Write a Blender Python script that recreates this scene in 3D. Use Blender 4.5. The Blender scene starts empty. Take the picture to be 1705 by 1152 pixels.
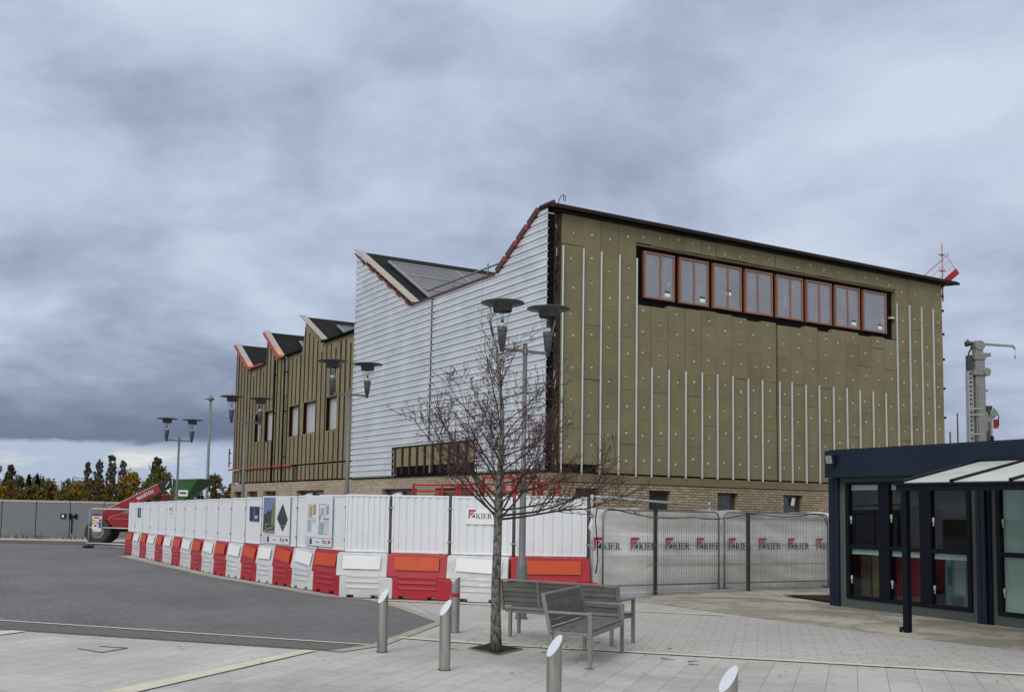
import bpy, bmesh, math, random
from mathutils import Vector, Matrix, Euler
random.seed(7)
R = math.radians
C = bpy.context.scene.collection

# ------------------------------------------------------------------ camera
F_PX, CX, CY, PITCH, ROLL, EYE = 1697.94, 773.38, 701.42, 0.085513, 0.019797, 1.7   # pixels of the 1705 x 1152 photograph
_cp, _sp, _cr, _sr = math.cos(PITCH), math.sin(PITCH), math.cos(ROLL), math.sin(ROLL)
FW = Vector((0, _cp, _sp)); RT0 = Vector((1, 0, 0)); UP0 = Vector((0, -_sp, _cp))
RT = RT0 * _cr + UP0 * _sr; UP = -RT0 * _sr + UP0 * _cr
cam_d = bpy.data.cameras.new('camera'); cam = bpy.data.objects.new('camera', cam_d); C.objects.link(cam)
cam_d.sensor_width = 36; cam_d.lens = F_PX / 1705 * 36
cam_d.shift_x = (852.5 - CX) / 1705; cam_d.shift_y = (CY - 576) / 1705
cam_d.clip_start = 0.05; cam_d.clip_end = 6000
m = Matrix((RT, UP, -FW)).transposed().to_4x4(); m.translation = (0, 0, EYE); cam.matrix_world = m
bpy.context.scene.camera = cam

# ------------------------------------------------------------------ world, sun, exposure
SUN_ELEV, SUN_AZ = R(38), R(212)     # azimuth clockwise from +Y: behind the camera, to its left
sc = bpy.context.scene
sc.view_settings.view_transform = 'Standard'; sc.view_settings.look = 'None'
sc.view_settings.exposure = 0.0; sc.view_settings.gamma = 1.0
W = bpy.data.worlds.new('World'); sc.world = W; W.use_nodes = True
nt = W.node_tree; N = nt.nodes; L = nt.links
for n in list(N): N.remove(n)
def nd(t, **k):
    n = N.new(t)
    for a, b in k.items(): setattr(n, a, b)
    return n
def wmath(op, a, b=None, clamp=False):
    n = nd('ShaderNodeMath', operation=op); n.use_clamp = clamp
    for i, x in enumerate((a, b)):
        if x is None: continue
        if isinstance(x, (int, float)): n.inputs[i].default_value = x
        else: L.new(x, n.inputs[i])
    return n.outputs[0]
def wrange(v, a, b, c=0.0, d=1.0, smooth=True):
    n = nd('ShaderNodeMapRange'); n.interpolation_type = 'SMOOTHSTEP' if smooth else 'LINEAR'
    L.new(v, n.inputs['Value'])
    for k, x in zip(('From Min', 'From Max', 'To Min', 'To Max'), (a, b, c, d)): n.inputs[k].default_value = x
    return n.outputs[0]
def wmix(f, a, b, mode='MIX'):
    n = nd('ShaderNodeMix', data_type='RGBA', blend_type=mode)
    for s, x in ((n.inputs[0], f), (n.inputs[6], a), (n.inputs[7], b)):
        if isinstance(x, (int, float)): s.default_value = x
        elif isinstance(x, tuple): s.default_value = (*x, 1)
        else: L.new(x, s)
    return n.outputs[2]
sky = nd('ShaderNodeTexSky', sky_type='NISHITA'); sky.sun_disc = False
sky.sun_elevation = SUN_ELEV; sky.sun_rotation = SUN_AZ; sky.dust_density = 3
tc = nd('ShaderNodeTexCoord'); sep = nd('ShaderNodeSeparateXYZ'); L.new(tc.outputs['Generated'], sep.inputs[0])
X, Y, Z = sep.outputs
zz = wmath('ADD', wmath('MAXIMUM', Z, 0.0), 0.26)
com = nd('ShaderNodeCombineXYZ'); L.new(wmath('DIVIDE', X, zz), com.inputs[0]); L.new(wmath('DIVIDE', Y, zz), com.inputs[1]); com.inputs[2].default_value = 5.2
def noise(scale, detail, rough, dist, vec=None):
    n = nd('ShaderNodeTexNoise'); n.inputs['Scale'].default_value = scale; n.inputs['Detail'].default_value = detail
    n.inputs['Roughness'].default_value = rough; n.inputs['Distortion'].default_value = dist
    L.new(vec or com.outputs[0], n.inputs['Vector']); return n.outputs['Fac']
n1 = noise(2.3, 6, 0.55, 0.25); n2 = noise(0.8, 2, 0.5, 0.2); n3 = noise(7.0, 6, 0.6, 0.5)
dens = wmath('ADD', wmath('ADD', wmath('MULTIPLY', n1, 0.78), wmath('MULTIPLY', n2, 0.22)), wmath('MULTIPLY', wmath('SUBTRACT', n3, 0.5), 0.14))
dens = wmath('ADD', wmath('MULTIPLY', wmath('SUBTRACT', dens, 0.5), 0.84), 0.505)
dens = wmath('ADD', dens, wrange(Z, 0.08, 0.40, -0.045, 0.020))
ramp = nd('ShaderNodeValToRGB'); L.new(dens, ramp.inputs[0]); e = ramp.color_ramp.elements
e[0].position = 0.36; e[0].color = (0.300, 0.350, 0.475, 1)
e[1].position = 0.66; e[1].color = (0.640, 0.715, 0.845, 1)
q = e.new(0.46); q.color = (0.410, 0.478, 0.625, 1)
q = e.new(0.55); q.color = (0.530, 0.605, 0.745, 1)
col = ramp.outputs[0]
# the slate band of far cloud low in the left, and the clear strip of light under it
left = wrange(wmath('ADD', X, wmath('MULTIPLY', n2, 0.25)), 0.34, -0.10)
wob = wmath('ADD', Z, wmath('MULTIPLY', wmath('SUBTRACT', n1, 0.5), 0.055))
band = wmath('MULTIPLY', wmath('MULTIPLY', wrange(wob, 0.150, 0.062), wrange(wob, 0.048, 0.062)), wmath('MULTIPLY', left, 0.84))
col = wmix(band, col, (0.105, 0.140, 0.235))
strip = wmath('MULTIPLY', wrange(wob, 0.060, 0.048), 0.95)
stripc = wmix(wrange(n1, 0.48, 0.66), (0.46, 0.55, 0.70), (0.84, 0.84, 0.79))
col = wmix(strip, col, stripc)
# overcast is brighter overhead and towards the veiled sun behind the viewer
gf = wmath('MAXIMUM', wrange(Z, 0.44, 0.80), wrange(Y, 0.20, -0.5))
cloud = wmix(1.0, col, (10.0, 10.0, 10.0), 'MULTIPLY')
cloud = wmix(1.0, cloud, wmix(gf, (1.0, 1.0, 1.0), (1.98, 1.77, 1.46)), 'MULTIPLY')
full = wmix(0.93, sky.outputs[0], cloud)
bg = nd('ShaderNodeBackground'); bg.inputs['Strength'].default_value = 0.1; L.new(full, bg.inputs['Color'])
out = nd('ShaderNodeOutputWorld'); L.new(bg.outputs[0], out.inputs['Surface'])
W.cycles.sampling_method = 'MANUAL'; W.cycles.sample_map_resolution = 512

sl = bpy.data.lights.new('sun', 'SUN'); sl.energy = 1.25; sl.angle = R(26); sl.color = (1.0, 0.95, 0.87)
sun = bpy.data.objects.new('sun', sl); C.objects.link(sun)
sd = Vector((math.sin(SUN_AZ) * math.cos(SUN_ELEV), math.cos(SUN_AZ) * math.cos(SUN_ELEV), math.sin(SUN_ELEV)))
sun.rotation_euler = sd.to_track_quat('Z', 'Y').to_euler(); sun.location = (0, 0, 40)

# ------------------------------------------------------------------ helpers
def at(px, py, z=0.0):
    """point at height z seen at a pixel of the photograph"""
    d = FW + RT * ((px - CX) / F_PX) - UP * ((py - CY) / F_PX)
    t = (z - EYE) / d.z
    return Vector((d.x * t, d.y * t, z))
def atY(px, py, Y):
    d = FW + RT * ((px - CX) / F_PX) - UP * ((py - CY) / F_PX)
    t = Y / d.y
    return Vector((d.x * t, Y, EYE + d.z * t))

def tag(o, label=None, cat=None, group=None, kind=None):
    for k, v in (('label', label), ('category', cat), ('group', group), ('kind', kind)):
        if v: o[k] = v
    return o
def thing(name, label, cat, loc=(0, 0, 0), rz=0.0, group=None):
    o = bpy.data.objects.new(name, None); o.empty_display_size = 0.2; C.objects.link(o)
    o.location = loc; o.rotation_euler = (0, 0, rz)
    return tag(o, label, cat, group)
def dup(root, loc, rz, label, group=None, name=None):
    r = root.copy(); C.objects.link(r); r.location = loc; r.rotation_euler = (0, 0, rz); r['label'] = label
    if group: r['group'] = group
    for ch in list(root.children):
        c = ch.copy(); C.objects.link(c); c.parent = r
        for g in list(ch.children):
            d = g.copy(); C.objects.link(d); d.parent = c
    return r

class MB:
    def __init__(s): s.v = []; s.f = []; s.mi = []; s.sm = []
    def add(s, vs, fs, mi=0, sm=False):
        b = len(s.v); s.v += [tuple(x) for x in vs]
        for f in fs: s.f.append([b + i for i in f]); s.mi.append(mi); s.sm.append(sm)
        return s
    def box(s, x0, x1, y0, y1, z0, z1, mi=0):
        vs = [(x, y, z) for z in (z0, z1) for y in (y0, y1) for x in (x0, x1)]
        return s.add(vs, [(0, 2, 3, 1), (4, 5, 7, 6), (0, 1, 5, 4), (2, 6, 7, 3), (0, 4, 6, 2), (1, 3, 7, 5)], mi)
    def obox(s, c, size, rot, mi=0):
        M_ = rot.to_matrix() if hasattr(rot, 'to_matrix') else rot
        vs = [Vector(c) + M_ @ Vector((x * size[0] / 2, y * size[1] / 2, z * size[2] / 2)) for z in (-1, 1) for y in (-1, 1) for x in (-1, 1)]
        return s.add(vs, [(0, 2, 3, 1), (4, 5, 7, 6), (0, 1, 5, 4), (2, 6, 7, 3), (0, 4, 6, 2), (1, 3, 7, 5)], mi)
    def bar(s, p0, p1, w, h, up=(0, 0, 1), mi=0):
        p0, p1 = Vector(p0), Vector(p1); d = (p1 - p0); ln = d.length; d.normalize()
        sd_ = d.cross(Vector(up))
        if sd_.length < 1e-4: sd_ = d.cross(Vector((0, 1, 0)))
        sd_.normalize(); u = sd_.cross(d)
        return s.obox((p0 + p1) / 2, (ln, w, h), Matrix((d, sd_, u)).transposed(), mi)
    def tube(s, p0, p1, r0, r1=None, n=8, cap=True, mi=0, sm=True):
        r1 = r0 if r1 is None else r1
        return s.path([p0, p1], [r0, r1], n, cap, mi, sm)
    def path(s, pts, rs, n=8, cap=True, mi=0, sm=True):
        pts = [Vector(p) for p in pts]
        if not isinstance(rs, (list, tuple)): rs = [rs] * len(pts)
        b = len(s.v); ref = None
        for i, p in enumerate(pts):
            d = (pts[min(i + 1, len(pts) - 1)] - pts[max(i - 1, 0)]).normalized()
            if ref is None: ref = Vector((0, 0, 1)) if abs(d.z) < .9 else Vector((1, 0, 0))
            a = (ref - d * ref.dot(d)).normalized(); c = d.cross(a); ref = a
            for k in range(n):
                t = 2 * math.pi * k / n
                s.v.append(tuple(p + (a * math.cos(t) + c * math.sin(t)) * rs[i]))
        for i in range(len(pts) - 1):
            for k in range(n):
                k2 = (k + 1) % n
                s.f.append([b + i * n + k, b + i * n + k2, b + (i + 1) * n + k2, b + (i + 1) * n + k]); s.mi.append(mi); s.sm.append(sm)
        if cap and n > 3:
            s.f.append([b + k for k in range(n)][::-1]); s.mi.append(mi); s.sm.append(False)
            e_ = b + (len(pts) - 1) * n
            s.f.append([e_ + k for k in range(n)]); s.mi.append(mi); s.sm.append(False)
        return s
    def lathe(s, prof, n=24, c=(0, 0, 0), mi=0, sm=True):
        b = len(s.v)
        for r, z in prof:
            for k in range(n):
                t = 2 * math.pi * k / n
                s.v.append((c[0] + r * math.cos(t), c[1] + r * math.sin(t), c[2] + z))
        for i in range(len(prof) - 1):
            for k in range(n):
                k2 = (k + 1) % n
                s.f.append([b + i * n + k, b + i * n + k2, b + (i + 1) * n + k2, b + (i + 1) * n + k]); s.mi.append(mi); s.sm.append(sm)
        return s
    def prism(s, poly, fn, w0, w1, mi=0):
        """poly: 2-D outline; fn(u, v, w) -> xyz; extruded from w0 to w1"""
        n = len(poly)
        vs = [fn(u, v, w0) for u, v in poly] + [fn(u, v, w1) for u, v in poly]
        fs = [list(range(n))[::-1], list(range(n, 2 * n))] + [(i, (i + 1) % n, n + (i + 1) % n, n + i) for i in range(n)]
        return s.add(vs, fs, mi)
    def build(s, name, mats, parent=None, bevel=0.0, seg=2, fix=True):
        me = bpy.data.meshes.new(name); me.from_pydata(s.v, [], s.f)
        for m_ in (mats if isinstance(mats, (list, tuple)) else [mats]): me.materials.append(m_)
        me.polygons.foreach_set('material_index', s.mi); me.polygons.foreach_set('use_smooth', s.sm)
        if fix:
            bm = bmesh.new(); bm.from_mesh(me); bmesh.ops.recalc_face_normals(bm, faces=bm.faces); bm.to_mesh(me); bm.free()
        me.update()
        o = bpy.data.objects.new(name, me); C.objects.link(o)
        if parent: o.parent = parent
        if bevel:
            b = o.modifiers.new('bevel', 'BEVEL'); b.width = bevel; b.segments = seg; b.limit_method = 'ANGLE'; b.angle_limit = R(40)
        return o

# ------------------------------------------------------------------ materials
MATS = {}
def nodes_of(name):
    m_ = bpy.data.materials.new(name); m_.use_nodes = True
    return m_, m_.node_tree, m_.node_tree.nodes['Principled BSDF']
def tnode(t, typ, **k):
    n = t.nodes.new(typ)
    for a, b in k.items(): setattr(n, a, b)
    return n
def tmix(t, f, a, b, mode='MIX'):
    n = tnode(t, 'ShaderNodeMix', data_type='RGBA', blend_type=mode)
    for s_, x in ((n.inputs[0], f), (n.inputs[6], a), (n.inputs[7], b)):
        if isinstance(x, (int, float)): s_.default_value = x
        elif isinstance(x, tuple): s_.default_value = (*x, 1)
        else: t.links.new(x, s_)
    return n.outputs[2]
def trange(t, v, a, b, c, d):
    n = tnode(t, 'ShaderNodeMapRange'); t.links.new(v, n.inputs['Value'])
    for k, x in zip(('From Min', 'From Max', 'To Min', 'To Max'), (a, b, c, d)): n.inputs[k].default_value = x
    return n.outputs[0]
def tnoise(t, vec, scale, detail=5, rough=.55, dist=0.0, w=None):
    n = tnode(t, 'ShaderNodeTexNoise')
    if w is not None: n.noise_dimensions = '4D'; t.links.new(w, n.inputs['W'])
    n.inputs['Scale'].default_value = scale; n.inputs['Detail'].default_value = detail
    n.inputs['Roughness'].default_value = rough; n.inputs['Distortion'].default_value = dist
    t.links.new(vec, n.inputs['Vector']); return n.outputs['Fac']
def tcoord(t, stretch=None, rot=None, world=False):
    if world:
        g = tnode(t, 'ShaderNodeNewGeometry'); v = g.outputs['Position']
    else:
        g = tnode(t, 'ShaderNodeTexCoord'); v = g.outputs['Object']
    if stretch or rot is not None:
        mp = tnode(t, 'ShaderNodeMapping'); t.links.new(v, mp.inputs[0])
        if stretch: mp.inputs['Scale'].default_value = stretch
        if rot is not None: mp.inputs['Rotation'].default_value = (0, 0, rot)
        v = mp.outputs[0]
    return v
def M(name, col, rough=.6, metal=0.0, var=.12, scale=3.0, bump=0.0, bscale=60.0, spec=.5, dirt=0.0, dirtcol=(.08, .07, .055), dscale=1.5, stretch=None, coat=0.0):
    if name in MATS: return MATS[name]
    m_, t, p = nodes_of(name); MATS[name] = m_
    v = tcoord(t, stretch)
    oi = tnode(t, 'ShaderNodeObjectInfo'); w = tnode(t, 'ShaderNodeMath', operation='MULTIPLY'); w.inputs[1].default_value = 37.0
    t.links.new(oi.outputs['Random'], w.inputs[0]); w = w.outputs[0]
    f = tnoise(t, v, scale, 6, .6, .2, w)
    k = trange(t, f, .28, .72, 1 - var, 1 + var)
    cc = tnode(t, 'ShaderNodeCombineColor')
    for i in range(3): t.links.new(k, cc.inputs[i])
    c = tmix(t, 1.0, col, cc.outputs[0], 'MULTIPLY')
    if dirt:
        d = tnoise(t, v, dscale, 7, .65, .6, w)
        c = tmix(t, trange(t, d, .48, .75, 0.0, dirt), c, dirtcol)
    t.links.new(c, p.inputs['Base Color'])
    p.inputs['Metallic'].default_value = metal; p.inputs['Specular IOR Level'].default_value = spec
    if coat: p.inputs['Coat Weight'].default_value = coat
    f2 = tnoise(t, v, scale * 3.1, 4, .6, 0, w)
    t.links.new(trange(t, f2, .3, .7, max(.05, rough - .1), min(1, rough + .1)), p.inputs['Roughness'])
    if bump:
        fb = tnoise(t, v, bscale, 5, .6)
        b = tnode(t, 'ShaderNodeBump'); b.inputs['Strength'].default_value = bump; b.inputs['Distance'].default_value = .01
        t.links.new(fb, b.inputs['Height']); t.links.new(b.outputs[0], p.inputs['Normal'])
    return m_
def brickmat(name, axis, c1, c2, mortar, bw, bh, ms, rough=.85, var=.2, stain=.3, staincol=(.16, .13, .09), rot=0.0, world=False, bump=.5, sscale=.8, offset=.5, big=0.15, lo=.5, hi=.74):
    m_, t, p = nodes_of(name); MATS[name] = m_
    v = tcoord(t, None, None, world)
    se = tnode(t, 'ShaderNodeSeparateXYZ'); t.links.new(v, se.inputs[0]); co = tnode(t, 'ShaderNodeCombineXYZ')
    a, b = {'xz': (0, 2), 'yz': (1, 2), 'xy': (0, 1)}[axis]
    t.links.new(se.outputs[a], co.inputs[0]); t.links.new(se.outputs[b], co.inputs[1])
    mp = tnode(t, 'ShaderNodeMapping'); t.links.new(co.outputs[0], mp.inputs[0]); mp.inputs['Rotation'].default_value = (0, 0, rot)
    vv = mp.outputs[0]
    br = tnode(t, 'ShaderNodeTexBrick'); t.links.new(vv, br.inputs['Vector']); br.offset = offset
    br.inputs['Color1'].default_value = (*c1, 1); br.inputs['Color2'].default_value = (*c2, 1); br.inputs['Mortar'].default_value = (*mortar, 1)
    br.inputs['Scale'].default_value = 1.0; br.inputs['Mortar Size'].default_value = ms; br.inputs['Mortar Smooth'].default_value = .25
    br.inputs['Brick Width'].default_value = bw; br.inputs['Row Height'].default_value = bh
    f = tnoise(t, vv, 9.0, 6, .65); k = trange(t, f, .3, .7, 1 - var, 1 + var)
    f3 = tnoise(t, vv, .35, 4, .6, .5); k3 = trange(t, f3, .3, .7, 1 - big, 1 + big)
    kk = tnode(t, 'ShaderNodeMath', operation='MULTIPLY'); t.links.new(k, kk.inputs[0]); t.links.new(k3, kk.inputs[1])
    cc = tnode(t, 'ShaderNodeCombineColor')
    for i in range(3): t.links.new(kk.outputs[0], cc.inputs[i])
    c = tmix(t, 1.0, br.outputs['Color'], cc.outputs[0], 'MULTIPLY')
    s_ = tnoise(t, vv, sscale, 7, .68, .8)
    c = tmix(t, trange(t, s_, lo, hi, 0.0, stain), c, staincol)
    t.links.new(c, p.inputs['Base Color']); p.inputs['Roughness'].default_value = rough; p.inputs['Specular IOR Level'].default_value = .35
    fb = tnoise(t, vv, 70, 4, .6)
    hm = tnode(t, 'ShaderNodeMath', operation='SUBTRACT'); t.links.new(trange(t, fb, 0, 1, 0, .25), hm.inputs[0]); t.links.new(br.outputs['Fac'], hm.inputs[1])
    b_ = tnode(t, 'ShaderNodeBump'); b_.inputs['Strength'].default_value = bump; b_.inputs['Distance'].default_value = .006
    t.links.new(hm.outputs[0], b_.inputs['Height']); t.links.new(b_.outputs[0], p.inputs['Normal'])
    return m_
def glassmat(name, tint=(.9, .95, .95), gloss=.05, rough=.03, blend=.2, top=.6):
    m_ = bpy.data.materials.new(name); m_.use_nodes = True; t = m_.node_tree
    for n in list(t.nodes): t.nodes.remove(n)
    tr = tnode(t, 'ShaderNodeBsdfTransparent'); tr.inputs[0].default_value = (*tint, 1)
    gl = tnode(t, 'ShaderNodeBsdfGlossy'); gl.inputs['Roughness'].default_value = rough
    lw = tnode(t, 'ShaderNodeLayerWeight'); lw.inputs[0].default_value = blend
    k = trange(t, lw.outputs['Fresnel'], 0, 1, gloss, top)
    mx = tnode(t, 'ShaderNodeMixShader'); t.links.new(k, mx.inputs[0]); t.links.new(tr.outputs[0], mx.inputs[1]); t.links.new(gl.outputs[0], mx.inputs[2])
    o = tnode(t, 'ShaderNodeOutputMaterial'); t.links.new(mx.outputs[0], o.inputs[0])
    return m_
def filmmat(name, col, streak, rough=.35):
    """glass still under its dusty grey protective film with wrinkles"""
    m_, t, p = nodes_of(name)
    oi = tnode(t, 'ShaderNodeObjectInfo'); w = tnode(t, 'ShaderNodeMath', operation='MULTIPLY'); w.inputs[1].default_value = 53.0; t.links.new(oi.outputs['Random'], w.inputs[0])
    v = tcoord(t, (6, 6, 1.6)); f = tnoise(t, v, 1.6, 5, .6, 1.4, w.outputs[0])
    v2 = tcoord(t); f2 = tnoise(t, v2, 2.0, 4, .6, .6, w.outputs[0])
    k = trange(t, f2, .3, .7, .88, 1.12); cc = tnode(t, 'ShaderNodeCombineColor')
    for i in range(3): t.links.new(k, cc.inputs[i])
    c = tmix(t, 1.0, col, cc.outputs[0], 'MULTIPLY')
    c = tmix(t, trange(t, f, .62, .72, 0, .75), c, streak)
    t.links.new(c, p.inputs['Base Color']); p.inputs['Roughness'].default_value = rough
    b_ = tnode(t, 'ShaderNodeBump'); b_.inputs['Strength'].default_value = .25; b_.inputs['Distance'].default_value = .01
    t.links.new(f, b_.inputs['Height']); t.links.new(b_.outputs[0], p.inputs['Normal'])
    return m_

wool = M('mineral_wool', (.200, .176, .107), .95, var=.13, scale=2.2, bump=.35, bscale=35, spec=.1, dirt=.35, dirtcol=(.25, .24, .175), dscale=1.2)
wool_side = M('mineral_wool_side', (.230, .203, .130), .95, var=.14, scale=2.5, bump=.35, bscale=35, spec=.1, dirt=.35, dirtcol=(.13, .11, .065), dscale=1.4)
black_m = M('black_membrane', (.006, .006, .007), .85, var=.3, spec=.1)
felt = M('black_roofing_felt', (.011, .012, .013), .85, var=.35, scale=1.2, spec=.12)
wool_b = M('mineral_wool_pale', (.212, .187, .114), .95, var=.14, scale=2.0, bump=.35, bscale=35, spec=.1, dirt=.35, dirtcol=(.16, .14, .08), dscale=1.0)
wool_c = M('mineral_wool_dark', (.188, .165, .099), .95, var=.16, scale=2.4, bump=.35, bscale=35, spec=.1, dirt=.35, dirtcol=(.22, .21, .145), dscale=1.3)
fixing = M('pale_plastic_fixing', (.52, .52, .46), .5)
galv = M('galvanised_steel', (.48, .51, .52), .42, metal=.55, var=.15, scale=9)
galv_dark = M('dull_galvanised_steel', (.20, .215, .225), .5, metal=.5, var=.2, scale=7)
alu = M('bare_aluminium_rail', (.62, .66, .66), .4, metal=.35, var=.08)
brown = M('brown_batten', (.050, .036, .027), .8, var=.25, spec=.2)
fascia_m = M('brown_fascia_membrane', (.022, .016, .013), .8, var=.35, scale=2, bump=.2, bscale=6, spec=.15)
timber = M('orange_timber_frame', (.27, .112, .064), .5, var=.18, scale=5)
film = filmmat('film_covered_glass', (.235, .255, .305), (.50, .53, .57))
film_pale = filmmat('pale_film_covered_glass', (.42, .46, .48), (.60, .63, .64))
white_plastic_lbl = M('white_paper', (.78, .79, .78), .7, var=.05)
ink = M('black_ink', (.012, .012, .014), .6)
beige_strip = M('beige_cavity_board', (.205, .165, .100), .95, var=.15, scale=1.2, spec=.1, bump=.2, bscale=30, dirt=.25)
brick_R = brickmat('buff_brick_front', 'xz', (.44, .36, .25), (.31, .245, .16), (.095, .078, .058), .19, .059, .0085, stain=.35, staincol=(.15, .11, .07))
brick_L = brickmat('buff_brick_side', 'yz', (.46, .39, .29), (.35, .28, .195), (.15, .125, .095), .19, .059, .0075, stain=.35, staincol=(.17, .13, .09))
red_trim = M('red_flashing_membrane', (.38, .032, .050), .5, var=.15)
darkred = M('dark_red_brown_flashing', (.085, .022, .020), .5, var=.25)
cream_board = M('weathered_plywood_verge', (.36, .33, .29), .7, var=.15, scale=4, dirt=.4, dirtcol=(.28, .26, .24))
orange_ply = M('fresh_plywood', (.56, .33, .16), .7, var=.15)
# ------------------------------------------------------------------ ground, paving, road
def flat(name, pts, z, mat, kind='structure', label=None, cat=None):
    b = MB(); b.add([(p[0], p[1], z) for p in pts], [list(range(len(pts)))])
    o = b.build(name, mat, fix=False)
    if o.data.polygons[0].normal.z < 0: o.data.flip_normals()
    return tag(o, label, cat, None, kind)
grass_far = M('rough_far_ground', (.085, .085, .045), .95, var=.35, scale=.05, spec=.1)
flat('ground', [(-2500, -2500), (2500, -2500), (2500, 2500), (-2500, 2500)], -.012, grass_far)
slab_m = brickmat('pale_granite_slab', 'xy', (.440, .434, .410), (.380, .378, .362), (.23, .23, .22), .80, .298, .005, rough=.8, var=.10, stain=.5, staincol=(.24, .232, .21), rot=R(-69), world=True, bump=.35, sscale=.55, offset=.37, big=.16, lo=.47, hi=.70)
sett_m = brickmat('pale_granite_sett', 'xy', (.425, .420, .400), (.385, .383, .366), (.22, .22, .21), .30, .20, .006, rough=.8, var=.10, stain=.30, staincol=(.25, .245, .23), rot=R(16.5), world=True, bump=.4, sscale=.5, offset=.4, big=.08)
road_m = brickmat('dark_block_paving', 'xy', (.142, .142, .144), (.112, .113, .117), (.055, .057, .060), .20, .10, .006, rough=.72, var=.18, stain=.35, staincol=(.16, .163, .165), rot=R(20), world=True, bump=.5, sscale=.22, big=.22)
edge_m = brickmat('dark_edge_paving', 'xy', (.115, .112, .104), (.105, .103, .098), (.08, .08, .076), .20, .10, .004, rough=.8, var=.15, stain=.4, staincol=(.14, .125, .11), rot=R(70), world=True, bump=.4, sscale=.7)
cream_m = M('cream_granite_band', (.56, .52, .42), .75, var=.10, scale=3, dirt=.3, dirtcol=(.36, .33, .27), bump=.15, bscale=40)
beige_kerb = M('beige_kerb_stone', (.32, .292, .245), .85, var=.18, scale=2.5, dirt=.5, dirtcol=(.20, .175, .14), dscale=1.2)
sandy = brickmat('stained_sandy_flagstone', 'xy', (.40, .375, .315), (.37, .345, .29), (.24, .22, .18), .90, .60, .006, rough=.85, var=.12, stain=.85, staincol=(.20, .185, .155), rot=R(50), world=True, bump=.3, sscale=.9, big=.22, lo=.44, hi=.56)
flat('paving', [(-60, -30), (60, -30), (60, 24), (30, 60), (-8, 60), (-60, 38)], 0, slab_m)
ROAD = [(-1.46, 12.17), (-1.02, 12.78), (-.30, 15.50), (-1.05, 17.6), (-1.62, 18.85), (-2.55, 19.45), (-5.95, 24.15), (-10.90, 32.6), (-8.8, 36.0), (-9.2, 38.7), (-70, 36), (-70, 33.3)]
flat('road', ROAD, .004, road_m)
dv = Vector((-1.46 + 70, 12.17 - 33.3)).normalized(); nv_ = Vector((-dv.y, dv.x))
e0 = Vector((-1.40, 12.20)); e1 = Vector((-70, 33.32))
flat('road_edge_strip', [e0 + nv_ * .01, (-1.06, 12.72), Vector((-1.06, 12.72)) + Vector((-1, .0)) * .1, e1 + nv_ * 1.05, e1 + nv_ * .01], .008, edge_m)
lineA, lineB = Vector((-1.12, 12.78)), Vector((-6.5, 14.59)); ld = (lineB - lineA).normalized(); ln_ = Vector((-ld.y, ld.x))
far_ = lineA + ld * 72
cream_band = lambda pts: flat('paving_band', pts, .012, cream_m)
cream_band([lineA - ln_ * .035, far_ - ln_ * .035, far_ + ln_ * .035, lineA + ln_ * .035])
cream_band([(-3.18, 9.30), (-2.90, 9.30), (-1.68, 12.18), (-1.84, 12.22)])
cream_band([(-7.9, 8.6), (-7.6, 8.6), (-5.62, 13.42), (-5.86, 13.49)])
cream_band([(-3.18 - .6 * 4.9 / 2.9 * 1.0, 4.0), (-5.2 + .3, 4.0), (-2.905, 9.29), (-3.185, 9.29)])
def strip(pts, w):
    P = [Vector(p) for p in pts]; a, b = [], []
    for i, p in enumerate(P):
        d = (P[min(i + 1, len(P) - 1)] - P[max(i - 1, 0)]).normalized(); n = Vector((-d.y, d.x)) * w / 2
        a.append(p + n); b.append(p - n)
    return a + b[::-1]
cream_band(strip([(-.80, 13.56), (.39, 13.06), (2.14, 12.60), (3.52, 12.22), (6.23, 11.44), (14, 9.2)], .13))
cream_band(strip([(-1.75, 18.92), (.67, 18.34), (2.84, 17.8), (4.45, 17.30)], .13))
flat('kerb_strip', strip([(-1.46, 12.17), (-1.02, 12.78), (-.28, 15.52), (-1.03, 17.62), (-1.60, 18.9), (-2.53, 19.5), (-5.90, 24.2), (-10.86, 32.65)], .18), .009, beige_kerb)
flat('sett_paving', [(-.20, 13.36), (.40, 13.12), (2.14, 12.67), (3.52, 12.29), (6.23, 11.51), (14, 9.28), (14, 11), (8.3, 12.2), (7.33, 13.45), (6.3, 14.86), (5.1, 16.78), (4.45, 17.23), (2.84, 17.73), (.67, 18.27), (-.95, 18.6), (-.62, 17.3), (-.10, 15.5)], .004, sett_m)
sl_ = MB()   # flagstone apron, rising a few centimetres to its crest
A = [(3.40, 19.9), (3.75, 19.25), (5.1, 16.78), (6.3, 14.86), (7.33, 13.45), (8.6, 11.9), (13, 6.5)]
Bp = [(3.75, 20.35), (4.15, 19.6), (5.6, 17.3), (6.9, 15.2), (7.8, 13.8), (9.2, 12.1), (14, 6.8)]
Cc = [(4.2, 21.6), (5.6, 22.0), (8.8, 22.2), (9.6, 17.0), (10, 15), (11, 13), (16, 8)]
zs = (.006, .045, .075)
vs = [(x, y, zs[k]) for k, row in enumerate((A, Bp, Cc)) for x, y in row]; n_ = len(A)
sl_.add(vs, [(k * n_ + i, k * n_ + i + 1, (k + 1) * n_ + i + 1, (k + 1) * n_ + i) for k in range(2) for i in range(n_ - 1)])
sl_.add([(4.2, 21.6, .075), (5.6, 22.0, .075), (8.8, 22.2, .075), (12, 24.6, .075), (12, 26.6, .075), (7.2, 23.9, .06)], [(0, 1, 2, 3, 4, 5)])
sl_.add([(4.2, 21.6, .075), (7.2, 23.9, .06), (7.2, 23.9, -.01), (4.2, 21.6, -.01)], [(0, 1, 2, 3)])
tag(sl_.build('flagstone_pavement', sandy), kind='structure')
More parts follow.
